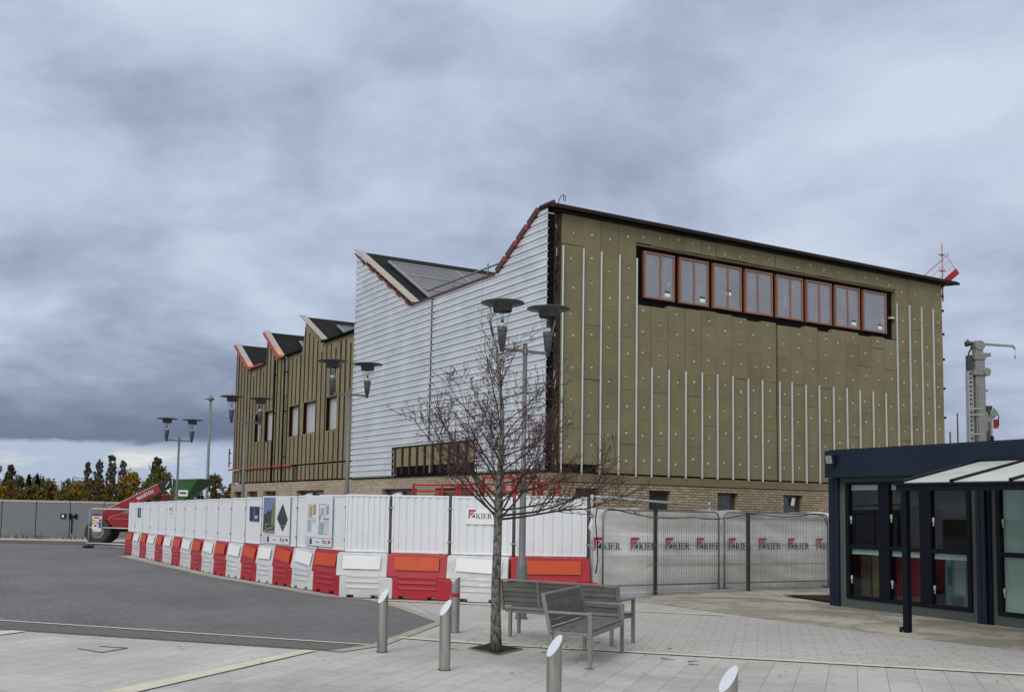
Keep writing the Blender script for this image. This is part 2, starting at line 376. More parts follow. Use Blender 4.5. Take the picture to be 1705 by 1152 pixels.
# far road edge in front of the grey site fence
far_pave = M('far_concrete_pavement', (.40, .385, .34), .9, var=.12, scale=.6)
far_red = M('far_red_asphalt', (.085, .060, .062), .9, var=.2, scale=.4)
far_asph = M('far_asphalt', (.125, .13, .135), .9, var=.15, scale=.4)
flat('far_road', [(-90, 35.9), (-13.2, 38.45), (-6, 60), (-6, 62), (-90, 44)], .002, far_asph)
flat('far_road_surface', [(-90, 37.6), (-13.0, 40.3), (-9, 46.5), (-90, 42.2)], .006, far_red)
flat('far_pavement', [(-90, 41.6), (-13.0, 43.8), (-8, 46.5), (-8, 52), (-90, 47)], .010, far_pave)
soil = M('dark_planting_soil', (.035, .025, .018), .95, var=.4, scale=8, bump=.8, bscale=25, spec=.1)
flat('planting_bed', [(6.55, 21.0), (7.0, 19.65), (8.6, 20.35), (8.6, 21.35)], .090, soil)
# inspection cover in the paving: its frame joints
b = MB(); P = [at(130, 1080), at(170, 1086.5), at(213, 1079), at(165, 1076)]
for i in (0, 1, 2): b.bar(P[i] + Vector((0, 0, .006)), P[(i + 1) % 4] + Vector((0, 0, .006)), .009, .008)
tag(b.build('inspection_cover', M('grey_joint', (.09, .09, .086), .8)), 'square inspection cover frame set flush in the pale slabs at the lower left', 'manhole cover')
# leaf litter and twigs
b = MB(); rr = random.Random(4)
for i in range(150):
    if i < 70: p = Vector((rr.gauss(1.2, .9), rr.gauss(12.9, .7), 0))
    elif i < 95: p = Vector((rr.uniform(-6, -2.5) * 1.0, rr.uniform(19, 22), 0)) if False else at(rr.uniform(520, 760), rr.uniform(990, 1004))
    else: p = Vector((rr.uniform(-5, 6), rr.uniform(8.5, 13), 0))
    s_ = rr.uniform(.012, .035); a = rr.uniform(0, 6.28)
    e1_ = Vector((math.cos(a), math.sin(a), rr.uniform(-.2, .3))) * s_; e2_ = Vector((-math.sin(a), math.cos(a), rr.uniform(-.2, .4))) * s_ * .55
    c0 = Vector((p.x, p.y, .024)); b.add([c0 - e1_, c0 - e2_ * .9, c0 + e1_, c0 + e2_], [(0, 1, 2, 3)], rr.choice((0, 0, 1)))
for i in range(9):
    p = at(rr.uniform(1050, 1180), rr.uniform(1092, 1112)) if i < 3 else Vector((rr.gauss(1.2, .8), rr.gauss(12.9, .6), 0))
    a = rr.uniform(-.6, .6); d = Vector((math.cos(a), math.sin(a), 0)) * rr.uniform(.06, .22)
    b.tube(Vector((p.x, p.y, .02)), Vector((p.x, p.y, .02)) + d, .006, .003, 5, mi=1)
tag(b.build('leaf_litter', [M('dead_leaf_brown', (.16, .075, .035), .8, var=.3), M('dead_leaf_dark', (.05, .04, .03), .8, var=.3)], fix=False), kind='stuff')

# ------------------------------------------------------------------ the building under construction
PX, PY, YAW = 1.83285, 21.33399, .509337
bld = thing('building', 'two storey saw-tooth roofed building under construction clad in olive insulation boards and bare corrugated metal', 'building', (PX, PY, 0), YAW)
def bl(s, t, z=0):   # building frame -> world
    c, s_ = math.cos(YAW), math.sin(YAW)
    return Vector((PX + s * c - t * s_, PY + s * s_ + t * c, z))
S1 = 12.85; T1 = 22.86
b = MB()
prof = [(.135, 2.3), (.135, 8.10), (.42, 8.14), (2.2, 7.10), (6.57, 7.10), (10.45, 9.30), (10.45, 6.97), (13.22, 6.97), (15.28, 8.05), (15.28, 6.97), (17.46, 6.95), (19.12, 8.05), (19.12, 6.97), (21.08, 6.97), (22.75, 8.05), (22.75, 2.3)]
b.prism(prof, lambda u, v, w: (w, u, v), .215, S1 - .08)
b.box(.45, S1 - .3, .5, T1 - .3, 0, 2.29)
b.build('structural_wall', M('dark_sheathing', (.035, .029, .022), .9, var=.3, spec=.15), bld)

def wall_rects(u0, u1, z0, z1, ops):
    us = sorted({u0, u1, *[o[0] for o in ops], *[o[1] for o in ops]}); us = [u for u in us if u0 <= u <= u1]; out_ = []
    for a, c in zip(us, us[1:]):
        mid = (a + c) / 2; hs = sorted([(o[2], o[3]) for o in ops if o[0] < mid < o[1]]); z = z0
        for h0, h1 in hs:
            if h0 > z: out_.append((a, c, z, h0))
            z = max(z, h1)
        if z < z1: out_.append((a, c, z, z1))
    return out_
# brick plinth
opsR = [(.64, 1.25, 1.45, 2.19), (2.63, 3.25, 1.45, 2.19), (4.65, 5.29, 1.45, 2.19), (6.77, 7.43, 1.45, 2.19), (8.9, 9.55, 1.45, 2.19), (11.0, 11.65, 1.45, 2.19)]
b = MB()
for a, c, z0, z1 in wall_rects(-.02, S1, 0, 2.315, opsR): b.box(a, c, .02, .26, z0, z1)
b.build('brick_wall', brick_R, bld)
opsL = [(3.2, 5.2, 1.3, 2.21), (6.2, 8.4, 1.3, 2.21), (12.81, 15.3, 1.3, 2.21), (17.47, 18.89, 1.3, 2.21), (19.6, 20.87, 1.3, 2.21), (21.41, 22.60, 1.3, 2.21)]
b = MB()
for a, c, z0, z1 in wall_rects(.265, T1 + .15, 0, 2.51, opsL): b.box(-.02, .24, a, c, z0, z1)
b.build('brick_wall', brick_L, bld)
b = MB(); b.box(-.03, S1 + .02, -.005, .25, 2.32, 2.495); b.build('cavity_board', beige_strip, bld)
# small ground floor windows
for i, (a, c, z0, z1) in enumerate(opsR):
    f_ = MB(); fr = .05
    for r_ in ((a + .0, a + fr, z0, z1), (c - fr, c, z0, z1), (a + fr, c - fr, z1 - fr, z1), (a + fr, c - fr, z0, z0 + fr)): f_.box(r_[0], r_[1], .13, .19, r_[2], r_[3])
    w_ = f_.build('window', M('dark_brown_window_frame', (.10, .045, .030), .5), bld)
    g = MB(); g.box(a + fr, c - fr, .155, .170, z0 + fr, z1 - fr); g.build('pane', M('dim_window_glass', (.045, .055, .065), .12, var=.3, scale=3), w_)
    if i == 3:
        g = MB(); g.obox((a + .40, .10, z1 - .16), (.10, .02, .19), Euler((.1, .15, .1))); g.build('paper_notice', white_plastic_lbl, w_)
for i, (a, c, z0, z1) in enumerate(opsL):
    f_ = MB(); fr = .06
    for r_ in ((a, a + fr, z0, z1), (c - fr, c, z0, z1), (a + fr, c - fr, z1 - fr, z1), ((a + c) / 2 - .03, (a + c) / 2 + .03, z0, z1 - fr)): f_.box(.13, .19, r_[0], r_[1], r_[2], r_[3])
    w_ = f_.build('window', M('dark_brown_window_frame', (.10, .045, .030), .5), bld)
    g = MB(); g.box(.155, .17, a + fr, c - fr, z0, z1 - fr); g.build('pane', M('dim_window_glass', (.045, .055, .065), .12, var=.3, scale=3), w_)
    if i in (1, 2):
        g = MB(); pts = [(.04 + .05 * math.sin(k * 2.1), a + .35 + (c - a - .6) * k / 6, z1 - .28 - .10 * math.sin(k * 1.3)) for k in range(7)]
        g.path(pts, [.07, .11, .09, .13, .09, .12, .06], 7); g.build('plastic_sheeting', M('crumpled_white_sheeting', (.55, .57, .60), .4, var=.2, scale=6, bump=.6, bscale=12), w_)

# front insulation boards, column by column
COLS = [.20, .75, 1.23, 1.73, 2.21, 2.65, 3.14, 3.64, 4.13, 4.60, 5.08, 5.57, 6.03, 6.53, 7.02, 7.50, 7.97, 8.48, 8.97, 9.45, 9.95, 10.44, 10.92, 11.43, 11.92, 12.40, 12.84]
rr = random.Random(11)
b = MB(); WS0, WS1, WZ0, WZ1 = 2.20, 10.90, 6.40, 7.70
def disc(b_, x, z, y, r=.027):
    n = 10; b_.add([(x + r * math.cos(6.2832 * k / n), y, z + r * math.sin(6.2832 * k / n)) for k in range(n)] + [(x + r * .8 * math.cos(6.2832 * k / n), y - .010, z + r * .8 * math.sin(6.2832 * k / n)) for k in range(n)],
        [list(range(n, 2 * n))] + [(k, (k + 1) % n, n + (k + 1) % n, n + k) for k in range(n)], 1)
    b_.add([(x - .009, y - .012, z - .009), (x + .009, y - .012, z - .009), (x + .009, y - .012, z + .009), (x - .009, y - .012, z + .009)], [(0, 1, 2, 3)], 2)
for i, (a, c) in enumerate(zip(COLS, COLS[1:])):
    strip_ = WS0 - .05 < a and c < WS1 + .1
    spans = [(2.53 + (.16 if i < 2 else 0), WZ0 - rr.choice((0, .02, .05, .09))), (WZ1 + rr.uniform(0, .02), 8.06)] if strip_ else [(2.53 + (.16 if i < 2 else 0), 8.06)]
    for z0, z1 in spans:
        z = z0; first = True
        while z < z1 - .02:
            h = (.66 if i % 2 else 1.18) if first else 1.18
            if z1 - (z + h) < .22: h = z1 - z
            first = False
            zt = min(z + h, z1); g1 = rr.choice((.003, .004, .006, .010)); g2 = rr.choice((.002, .003, .005))
            d = rr.uniform(-.010, .006); tl = rr.uniform(-.004, .004)
            x0, x1 = a + g1, c - g2
            if abs(a - 6.53) < .01 and not strip_ or (i == 13 and z0 < 3): x0 = a + .062
            jz = rr.choice((.002, .003, .007))
            vs = [(x0, d + tl, z + jz), (x1, d - tl, z + jz), (x1, d - tl, zt), (x0, d + tl, zt)]
            vs += [(x, .118, zz_) for x, _, zz_ in vs]
            b.add(vs, [(0, 1, 2, 3), (4, 7, 6, 5), (0, 4, 5, 1), (1, 5, 6, 2), (2, 6, 7, 3), (3, 7, 4, 0)], rr.choice((0, 0, 0, 3, 3, 4)))
            nf = max(1, round((zt - z) / .58))
            for k in range(nf):
                fz = z + (zt - z) * (k + .5) / nf + rr.uniform(-.09, .09); fx = (x0 + x1) / 2 + rr.uniform(-.035, .05)
                disc(b, fx, fz, d - .002 - abs(tl), rr.uniform(.025, .033))
                if rr.random() < .22:   # torn tuft by the fixing
                    b.obox((fx + rr.uniform(-.02, .03), d - .004, fz + rr.uniform(.03, .05)), (.022, .010, .04), Euler((0, rr.uniform(-.6, .6), 0)), 2)
            z = zt
b.build('insulation_wall', [wool, fixing, M('torn_wool_dark', (.07, .055, .032), .95, var=.3, spec=.1), wool_b, wool_c], bld)
# reveals of the window strip
b = MB(); b.box(WS0 - .04, WS1 + .04, .121, .128, WZ0 - .12, WZ1 + .05); b.build('window_surround', black_m, bld)
b = MB(); b.box(WS1 + .004, WS1 + .02, .01, .12, WZ0, WZ1); b.box(WS0 + .02, WS1, .02, .119, WZ1 - .03, WZ1 - .004); b.build('window_reveal', wool, bld)
b = MB(); b.box(10.74, 10.885, .01, .10, 6.93, 6.975); b.build('fixing_strap', alu, bld)
# cladding rails
for i, x in enumerate(COLS[:-1]):
    tall = i <= 4 or x > 10.9
    b = MB(); x0 = x + (.0 if i else .015) + (.075 if i == 13 else 0)
    zt = 7.355 + rr.uniform(-.01, .01) if tall else 4.92 + rr.uniform(-.015, .015)
    zb = 2.47 + rr.uniform(0, .03)
    b.box(x0 - .015, x0 + .015, -.050, -.044, zb, zt); b.box(x0 - .003, x0 + .003, -.044, -.008, zb, zt)
    b.build('cladding_rail', alu, bld)
# eight big windows
for i, (a, c) in enumerate([(2.44, 3.33), (3.475, 4.36), (4.50, 5.40), (5.52, 6.42), (6.55, 7.46), (7.58, 8.48), (8.61, 9.52), (9.66, 10.55)]):
    k = 1 + .06 / 17.7; a = -12 + (a + 12) * k; c = -12 + (c + 12) * k; z0, z1 = 6.51, 7.58; fr = .040
    f_ = MB()
    for r_ in ((a, a + fr, z0, z1), (c - fr, c, z0, z1), (a + fr, c - fr, z1 - fr, z1), (a + fr, c - fr, z0, z0 + fr)): f_.box(r_[0], r_[1], .050, .118, r_[2], r_[3])
    w_ = f_.build('window', timber, bld)
    m0 = a + (c - a) * (.54, .50, .52, .46, .53, .52, .52, 0)[i]
    g = MB()
    g.box(a + fr, c - fr, .075, .09, z0 + fr, z1 - fr); g.build('pane', film, w_)
    if i < 7:
        g = MB(); zz_ = [z0 + fr + (z1 - z0 - 2 * fr) * q_ / 6 for q_ in range(7)]
        off = [rr.uniform(-.012, .012) for _ in zz_]
        for q_ in range(6):
            x0, x1 = m0 + off[q_], m0 + off[q_ + 1]
            g.add([(x0 - .024, .060, zz_[q_]), (x0 + .024, .060, zz_[q_]), (x1 + .024, .060, zz_[q_ + 1]), (x1 - .024, .060, zz_[q_ + 1]), (x0 - .024, .0745, zz_[q_]), (x0 + .024, .0745, zz_[q_]), (x1 + .024, .0745, zz_[q_ + 1]), (x1 - .024, .0745, zz_[q_ + 1])],
                  [(0, 1, 2, 3), (0, 4, 5, 1), (1, 5, 6, 2), (2, 6, 7, 3), (3, 7, 4, 0)])
        g.build('mullion', timber, w_)
    if i in (0, 1, 2, 6, 7):
        lx = (c - .26, c - .24, m0 - .03, c - .27, c - .30)[(0, 1, 2, 6, 7).index(i)]; lz = z0 + (.10 if i != 2 else .36)
        g = MB(); g.box(lx - .01, lx + .14, .0725, .0748, lz, lz + .10); g.box(lx - .015, lx + .145, .0712, .0724, lz + .085, lz + .125, 1)
        g.build('window_sticker', [white_plastic_lbl, ink], w_)
# fascia and ridge of the front roof
b = MB()
pf = [(-.21, 8.105), (-.21, 8.165), (-.16, 8.205), (-.02, 8.235), (.42, 8.235), (.42, 8.17), (-.02, 8.165), (-.14, 8.105)]
b.prism(pf, lambda u, v, w: (w, u, v), -.14, 13.30)
b.add([(13.30, -.23, 8.16), (13.30, .42, 8.17), (13.30, .42, 8.24), (13.62, -.02, 8.20), (13.30, -.23, 8.10)], [(0, 4, 3), (0, 3, 2, 1), (4, 1, 2, 3)])
b.box(-.02, S1 + .02, -.10, .10, 8.062, 8.10)
b.build('fascia', fascia_m, bld, bevel=.006)
# corner: open black cavity with packers and membrane
b = MB(); b.box(.04, .198, .03, .20, 2.52, 8.04); b.box(-.045, .03, .06, .12, 2.52, 8.0, 1)
z = 2.7
while z < 7.9:
    b.box(-.045, .035, .030, .10, z, z + .085, 1); b.obox((.075 + rr.uniform(-.02, .05), .022, z + rr.uniform(0, .1)), (.018, .012, rr.uniform(.06, .22)), Euler((0, rr.uniform(-.2, .2), 0)), rr.choice((2, 0, 1, 1)))
    z += .166
b.build('corner_cavity', [M('dark_brown_board', (.045, .036, .026), .9, var=.3, spec=.1), black_m, M('torn_grey_membrane', (.30, .32, .33), .6, var=.3)], bld)
b = MB()
for z in (7.75, 7.35, 6.7, 6.0, 5.2, 4.4): b.box(S1 + .002, S1 + .10, .02, .12, z, z + .06)
b.build('wall_bracket', black_m, bld)

# side: corrugated zinc
zm, t_, p_ = nodes_of('galvanised_corrugated_sheet')
v_ = tcoord(t_); f1_ = tnoise(t_, v_, 1.2, 5, .6, .4); f2_ = tnoise(t_, tcoord(t_, (8, 1.2, 6)), 3.0, 5, .7); f3_ = tnoise(t_, v_, 26, 4, .7)
c_ = tmix(t_, trange(t_, f1_, .3, .7, 0, 1), (.58, .62, .67), (.74, .775, .81))
c_ = tmix(t_, trange(t_, f2_, .58, .72, 0, .4), c_, (.30, .33, .36))
c_ = tmix(t_, trange(t_, f3_, .64, .74, 0, .45), c_, (.26, .29, .32))
t_.links.new(c_, p_.inputs['Base Color']); p_.inputs['Metallic'].default_value = .25
t_.links.new(trange(t_, f2_, .3, .7, .32, .52), p_.inputs['Roughness'])
def zint(z):
    if z >= 9.30: return []
    left_ = (6.57 + (z - 7.13) / (9.33 - 7.13) * (10.50 - 6.57), 10.52) if z > 7.13 else None
    right_ = (.10, 2.2 - (z - 7.13) / (8.20 - 7.13) * 1.80) if 7.13 < z < 8.16 else None
    if z <= 7.13: return [(.10, 10.52)]
    return [x for x in (right_, left_) if x and x[1] > x[0]]
b = MB(); PER = .1665; z = 2.545
sub = [(0, -.045), (.022, -.045), (.034, -.100), (.092, -.100), (.104, -.084), (.118, -.100), (.152, -.100), (.1665, -.045)]
def zpiece(za, xa, zb, xb):
    for j, (ta, tb) in enumerate(zint((za + zb) / 2)):
        ia, ib = zint(za), zint(zb)
        A_ = ia[j] if j < len(ia) and len(ia) == len(zint((za + zb) / 2)) else (ta, tb); B_ = ib[j] if j < len(ib) and len(ib) == len(zint((za + zb) / 2)) else (ta, tb)
        cuts = [2.85, 3.03, 5.36, 5.45, 7.62, 9.05] if za < 3.34 else [2.85, 5.36, 5.45, 9.05]
        lim = [-1e9] + cuts + [1e9]
        for q_ in range(len(lim) - 1):
            l0, l1 = max(A_[0], lim[q_]), min(A_[1], lim[q_ + 1]); m0, m1 = max(B_[0], lim[q_]), min(B_[1], lim[q_ + 1])
            if l1 <= l0 and m1 <= m0: continue
            l1 = max(l0, l1); m1 = max(m0, m1)
            mid = (l0 + l1) / 2
            if za < 3.34 and 3.03 <= mid <= 7.62: continue
            if 5.36 < mid < 5.45: continue
            dx = .005 * (q_ % 2)
            b.add([(xa - dx, l0, za), (xa - dx, l1, za), (xb - dx, m1, zb), (xb - dx, m0, zb)], [(0, 1, 2, 3)])
while z < 9.3:
    for (h0, x0), (h1, x1) in zip(sub, sub[1:]): zpiece(z + h0, x0, z + h1, x1)
    z += PER
b.build('corrugated_cladding', zm, bld, fix=False)
b = MB(); b.box(-.055, -.02, .11, 10.50, 2.512, 2.543); b.box(-.050, .05, .10, .13, 2.545, 8.0); b.box(-.052, .08, 10.505, 10.535, 2.545, 9.25)
b.build('cladding_trim', black_m, bld)
b = MB(); b.box(-.085, -.055, 5.385, 5.425, 2.6, 7.14); b.build('joint_post', M('grey_joint_cover', (.33, .34, .35), .5, metal=.3, var=.2, scale=6), bld)
b = MB(); b.box(-.03, -.02, 2.95, 7.7, 2.545, 3.40); b.build('opening_lining', black_m, bld)
b = MB()
x = 3.05
while x < 7.5:
    b.box(-.060, -.031, x + .03, min(x + .40, 7.42), 2.80, 3.31); x += .44
b.box(-.066, -.031, 7.44, 7.60, 2.56, 3.33)
b.build('opening_infill', wool_side, bld)
x = 3.05
while x < 7.5:
    b = MB(); b.box(-.10, -.061, x - .02, x + .025, 2.60, 3.32); b.build('batten', brown, bld); x += .44
b = MB(); b.box(-.12, -.06, 3.0, 7.65, 3.335, 3.365); b.build('opening_sill', alu, bld)

# side: insulated part
SEG = [(10.54, 13.22, 6.99, 6.99), (13.22, 15.28, 6.99, 8.06), (15.30, 17.46, 6.97, 6.97), (17.46, 19.12, 6.97, 8.06), (19.14, 21.08, 6.97, 6.97), (21.08, 22.83, 6.97, 8.06)]
OPW = [(12.00, 12.90, 4.10, 5.17), (13.82, 15.00, 4.10, 5.17), (15.42, 16.40, 4.08, 5.15), (18.00, 19.10, 4.06, 5.17), (19.65, 20.30, 4.08, 5.15)]
def ztop(t):
    for a, c, h0, h1 in SEG:
        if a <= t <= c: return h0 + (h1 - h0) * (t - a) / (c - a)
    return 6.97
grid = [10.54 + .40 * k for k in range(31)] + [22.83]
cuts = sorted(set([round(x, 3) for x in grid] + [13.22, 15.29, 17.46, 19.13, 21.08] + [o for w_ in OPW for o in w_[:2]]))
b = MB()
for a, c in zip(cuts, cuts[1:]):
    if c - a < .012: continue
    mid = (a + c) / 2
    if 17.70 < mid < 17.86: continue
    holes = [(3.045, 3.10)] + [(o[2], o[3]) for o in OPW if o[0] < mid < o[1]]
    if 15.45 < mid < 15.75: holes.append((2.5, 3.05))
    z = 2.565; hs = sorted(holes) + [(99, 99)]
    x0 = -.0 + rr.uniform(-.012, .008)
    for h0, h1 in hs:
        if h0 > z:
            ta, tb = ztop(a + .001), ztop(c - .001); za, zb = min(h0, ta - .01), min(h0, tb - .01)
            if min(za, zb) > z + .01:
                ga, gb = a + .006, c - .006
                vs = [(x0, ga, z), (x0, gb, z), (x0, gb, zb), (x0, ga, za), (.212, ga, z), (.212, gb, z), (.212, gb, zb), (.212, ga, za)]
                b.add(vs, [(0, 1, 2, 3), (4, 7, 6, 5), (0, 4, 5, 1), (1, 5, 6, 2), (2, 6, 7, 3), (3, 7, 4, 0)])
        z = max(z, h1)
b.build('insulation_wall', wool_side, bld)
for k, t0 in enumerate(grid):
    zt = min(ztop(max(t0 - .02, 10.55)), ztop(min(t0 + .02, 22.8))) - .12 - (.25 if k % 3 == 1 else 0) * rr.random()
    hs = sorted([(3.03, 3.12)] + [(o[2] - .04, o[3] + .04) for o in OPW if o[0] - .03 < t0 < o[1] + .03]) + [(99, 99)]; z = 2.56
    for h0, h1 in hs:
        if min(h0, zt) > z + .05:
            b = MB(); b.box(-.034, -.014, t0 - .022, t0 + .022, z, min(h0, zt)); b.build('batten', brown, bld)
        z = max(z, h1)
b = MB(); b.box(.03, .20, 10.55, 15.8, 3.04, 3.105); b.box(.03, .20, 17.71, 17.85, 2.57, 7.0); b.build('open_joint', black_m, bld)
b = MB(); b.box(-.10, -.063, 15.75, 23.30, 3.055, 3.115); b.build('red_edge_rail', red_trim, bld)
for t0, mt, zt in ((17.78, black_m, 6.95), (16.72, black_m, 6.9)):
    b = MB(); b.tube((-.10, t0, 2.5), (-.10, t0, zt), .035, n=10)
    for z in (3.4, 5.0, 6.4): b.box(-.12, -.0, t0 - .05, t0 + .05, z, z + .03)
    b.build('rainwater_pipe', mt, bld)
b = MB(); b.box(-.075, -.03, 16.70, 16.75, 5.6, 6.95); b.build('pale_pipe_cover', alu, bld)
for i, (a, c, z0, z1) in enumerate(OPW):
    f_ = MB(); fr = .05; x0, x1 = .125, .185
    for r_ in ((a, a + fr, z0, z1), (c - fr, c, z0, z1), (a + fr, c - fr, z1 - fr, z1), (a + fr, c - fr, z0, z0 + fr)): f_.box(x0, x1, r_[0], r_[1], r_[2], r_[3])
    w_ = f_.build('window', timber, bld)
    g = MB(); g.box(.145, .16, a + fr, c - fr, z0 + fr, z1 - fr); g.build('pane', film_pale, w_)
    g = MB(); g.box(.138, .144, a + .12, a + .24, z0 + .10, z0 + .18); g.build('window_sticker', white_plastic_lbl, w_)
    g = MB(); g.box(.02, .21, c - .001, c + .005, z0 - .02, z1 + .02); g.box(.0, .12, a - .012, c - .002, z0 - .035, z0 - .003); g.box(.02, .21, a, c - .002, z1 + .001, z1 + .01); g.box(.19, .205, a, c - .002, z0, z1); g.build('window_reveal', black_m, w_)
# roof coverings
def slab(b_, t0, z0, t1, z1, s0, s1, lift, th, mi=0):
    n = Vector((0, -(z1 - z0), t1 - t0)).normalized()
    if n.z < 0: n = -n
    lo = [Vector((s, t, z)) + n * lift for s, t, z in ((s0, t0, z0), (s1, t0, z0), (s1, t1, z1), (s0, t1, z1))]
    vs = lo + [p + n * th for p in lo]
    b_.add(vs, [(0, 3, 2, 1), (4, 5, 6, 7), (0, 1, 5, 4), (1, 2, 6, 5), (2, 3, 7, 6), (3, 0, 4, 7)], mi)
b = MB()
slab(b, .44, 8.13, 2.2, 7.11, .0, S1, .0, .05); slab(b, 2.2, 7.105, 6.57, 7.105, -.06, S1, .0, .045)
slab(b, 6.55, 7.11, 10.62, 9.41, .0, S1, .0, .05)
slab(b, 10.46, 7.0, 13.22, 7.0, -.04, S1, .0, .045); slab(b, 13.2, 7.0, 15.42, 8.15, .0, S1, .0, .05)
slab(b, 15.30, 6.98, 17.46, 6.98, -.04, S1, .0, .045); slab(b, 17.44, 6.98, 19.28, 8.16, .0, S1, .0, .05)
slab(b, 19.14, 6.98, 21.08, 6.98, -.04, S1, .0, .045); slab(b, 21.06, 6.98, 22.98, 8.16, .0, S1, .0, .05)
b.build('roof_covering', felt, bld)
for q_ in ((6.57, 7.14, 10.66, 9.45, -.13, .15), (13.2, 7.03, 15.45, 8.19, -.10, .14), (17.44, 7.01, 19.31, 8.20, -.10, .14), (21.06, 7.01, 23.0, 8.20, -.10, .14)):
    b = MB(); slab(b, *q_, .045, .03); b.build('verge_board', cream_board, bld)
for q_ in ((17.45, 7.02, 17.95, 7.335, -.098, .13), (21.07, 7.02, 21.5, 7.285, -.098, .13)):
    b = MB(); slab(b, *q_, .077, .006); b.build('verge_patch', orange_ply, bld)
b = MB()
def verge(t0, z0, t1, z1, x=-.11, w=.06, h=.09): b.bar((x, t0, z0), (x, t1, z1), w, h, up=(1, 0, 0))
verge(17.42, 7.0, 19.22, 8.15); verge(16.75, 6.985, 17.46, 6.985); verge(21.06, 7.0, 22.92, 8.15); verge(19.20, 6.985, 21.08, 6.985)
b.build('red_verge_flashing', red_trim, bld)
b = MB()
verge(6.55, 7.10, 10.55, 9.36, -.13, .03, .05); verge(2.25, 7.13, 6.6, 7.13, -.11, .05, .05)
for k in range(4):
    f0, f1 = k / 4 + .012, (k + 1) / 4 - .022; verge(2.2 - 1.78 * f0, 7.16 + 1.06 * f0, 2.2 - 1.78 * f1, 7.16 + 1.06 * f1, -.09, .13, .11)
verge(.40, 8.225, -.14, 8.225, -.10, .08, .06)
b.build('dark_verge_flashing', darkred, bld)
b = MB()
for k in range(1, 4): f0 = k / 4 - .03; verge(2.2 - 1.78 * f0, 7.11 + 1.06 * f0, 2.2 - 1.78 * (f0 + .06), 7.11 + 1.06 * (f0 + .06), -.10, .06, .14)
for k in range(6): verge(6.7 + k * .62, 7.13 + k * .35, 6.95 + k * .62, 7.27 + k * .35, -.135, .03, .05)
b.build('red_fixing_clip', red_trim, bld)
for q_ in ((10.56, 7.02, 13.22, 7.02), (15.32, 7.0, 16.72, 7.0)):
    b = MB(); verge(*q_, -.10, .05, .06); b.build('black_verge_flashing', black_m, bld)
# rooflights: a big one on the tall tooth, small ones on the three low teeth
def roofpt(t0, z0, t1, z1, f): return (t0 + (t1 - t0) * f, z0 + (z1 - z0) * f)
glz = M('grey_rooflight_glass', (.13, .13, .145), .5, var=.2, scale=.7, spec=.2)
white_fr = M('pale_rooflight_frame', (.24, .245, .255), .5)
def rooflight(t0, z0, t1, z1, s0, s1, f0, f1, nb, nh):
    a = roofpt(t0, z0, t1, z1, f0); c = roofpt(t0, z0, t1, z1, f1)
    f_ = MB()
    for k in range(nb + 1):
        s_ = s0 + (s1 - s0) * k / nb; slab(f_, *a, *c, s_ - .03, s_ + .03, .105, .03)
    for k in range(nh + 1):
        g0 = roofpt(t0, z0, t1, z1, f0 + (f1 - f0) * k / nh - .008); g1 = roofpt(t0, z0, t1, z1, f0 + (f1 - f0) * k / nh + .008)
        slab(f_, *g0, *g1, s0, s1, .103, .025)
    w_ = f_.build('rooflight', white_fr, bld)
    g = MB(); slab(g, *a, *c, s0, s1, .06, .05); g.build('pane', glz, w_)
rooflight(6.57, 7.13, 10.62, 9.43, .62, 12.2, .02, .80, 5, 3)
rooflight(13.22, 7.02, 15.42, 8.17, 1.0, 3.4, .10, .66, 2, 1)
rooflight(17.46, 7.0, 19.28, 8.18, 1.1, 3.4, .10, .66, 2, 1)
rooflight(21.08, 7.0, 22.98, 8.18, 1.1, 3.4, .10, .66, 2, 1)
b = MB()   # scaffold bracket on the far end wall
b.box(-.10, -.06, 23.0, 23.25, 3.35, 3.39); b.box(-.10, -.06, 23.0, 23.25, 3.75, 3.79); b.box(-.10, -.06, 23.21, 23.25, 3.2, 3.95); b.build('end_bracket', brown, bld)

# things standing on the roof
def rail_thing(name, label, cat, pts, posts, mat, r=.024):
    o = thing(name, label, cat, bl(*posts[0][:2], posts[0][2]), YAW)
    loc = lambda p: Vector((p[0] - posts[0][0], p[1] - posts[0][1], p[2] - posts[0][2]))
    b = MB(); b.path([loc(p) for p in pts], r, 8); b.build('rail', mat, o)
    for p in posts:
        b = MB(); b.tube(loc(p), loc((p[0], p[1], p[3])), .022, n=8); b.box(*[v for ax in zip(loc((p[0] - .09, p[1] - .09, p[2])), loc((p[0] + .09, p[1] + .09, p[2] + .02))) for v in ax]); b.build('post', mat, o)
    return o
rail_thing('scaffold_guardrail', 'grey scaffold tube handrail on two posts over the valley of the tall metal-clad tooth', 'guardrail', [(.05, 6.0, 7.42), (.05, 2.0, 7.42)], [(.05, 4.55, 7.15, 7.46), (.05, 2.85, 7.15, 7.52)], galv_dark)
rail_thing('scaffold_guardrail', 'short scaffold tube handrail over the low roof beside the metal-clad wall', 'guardrail', [(.9, 13.0, 7.30), (.3, 10.6, 7.42)], [(.6, 11.9, 7.05, 7.45)], galv_dark)
# curl of loose cable at the corner of the roof
o = MB(); c0 = bl(.10, .0, 8.235); ux = Vector((math.cos(YAW), math.sin(YAW), 0))
pp = [(0, 0), (.005, .06), (.03, .13), (.08, .20), (.13, .235), (.17, .225), (.19, .17), (.18, .115), (.155, .10), (.135, .13), (.13, .19), (.135, .235)]
o.path([c0 + ux * x + Vector((0, 0, z)) for x, z in pp], .008, 6)
tag(o.build('loose_cable', black_m), 'black loop of loose cable curling up from the roof corner above the metal cladding', 'cable')
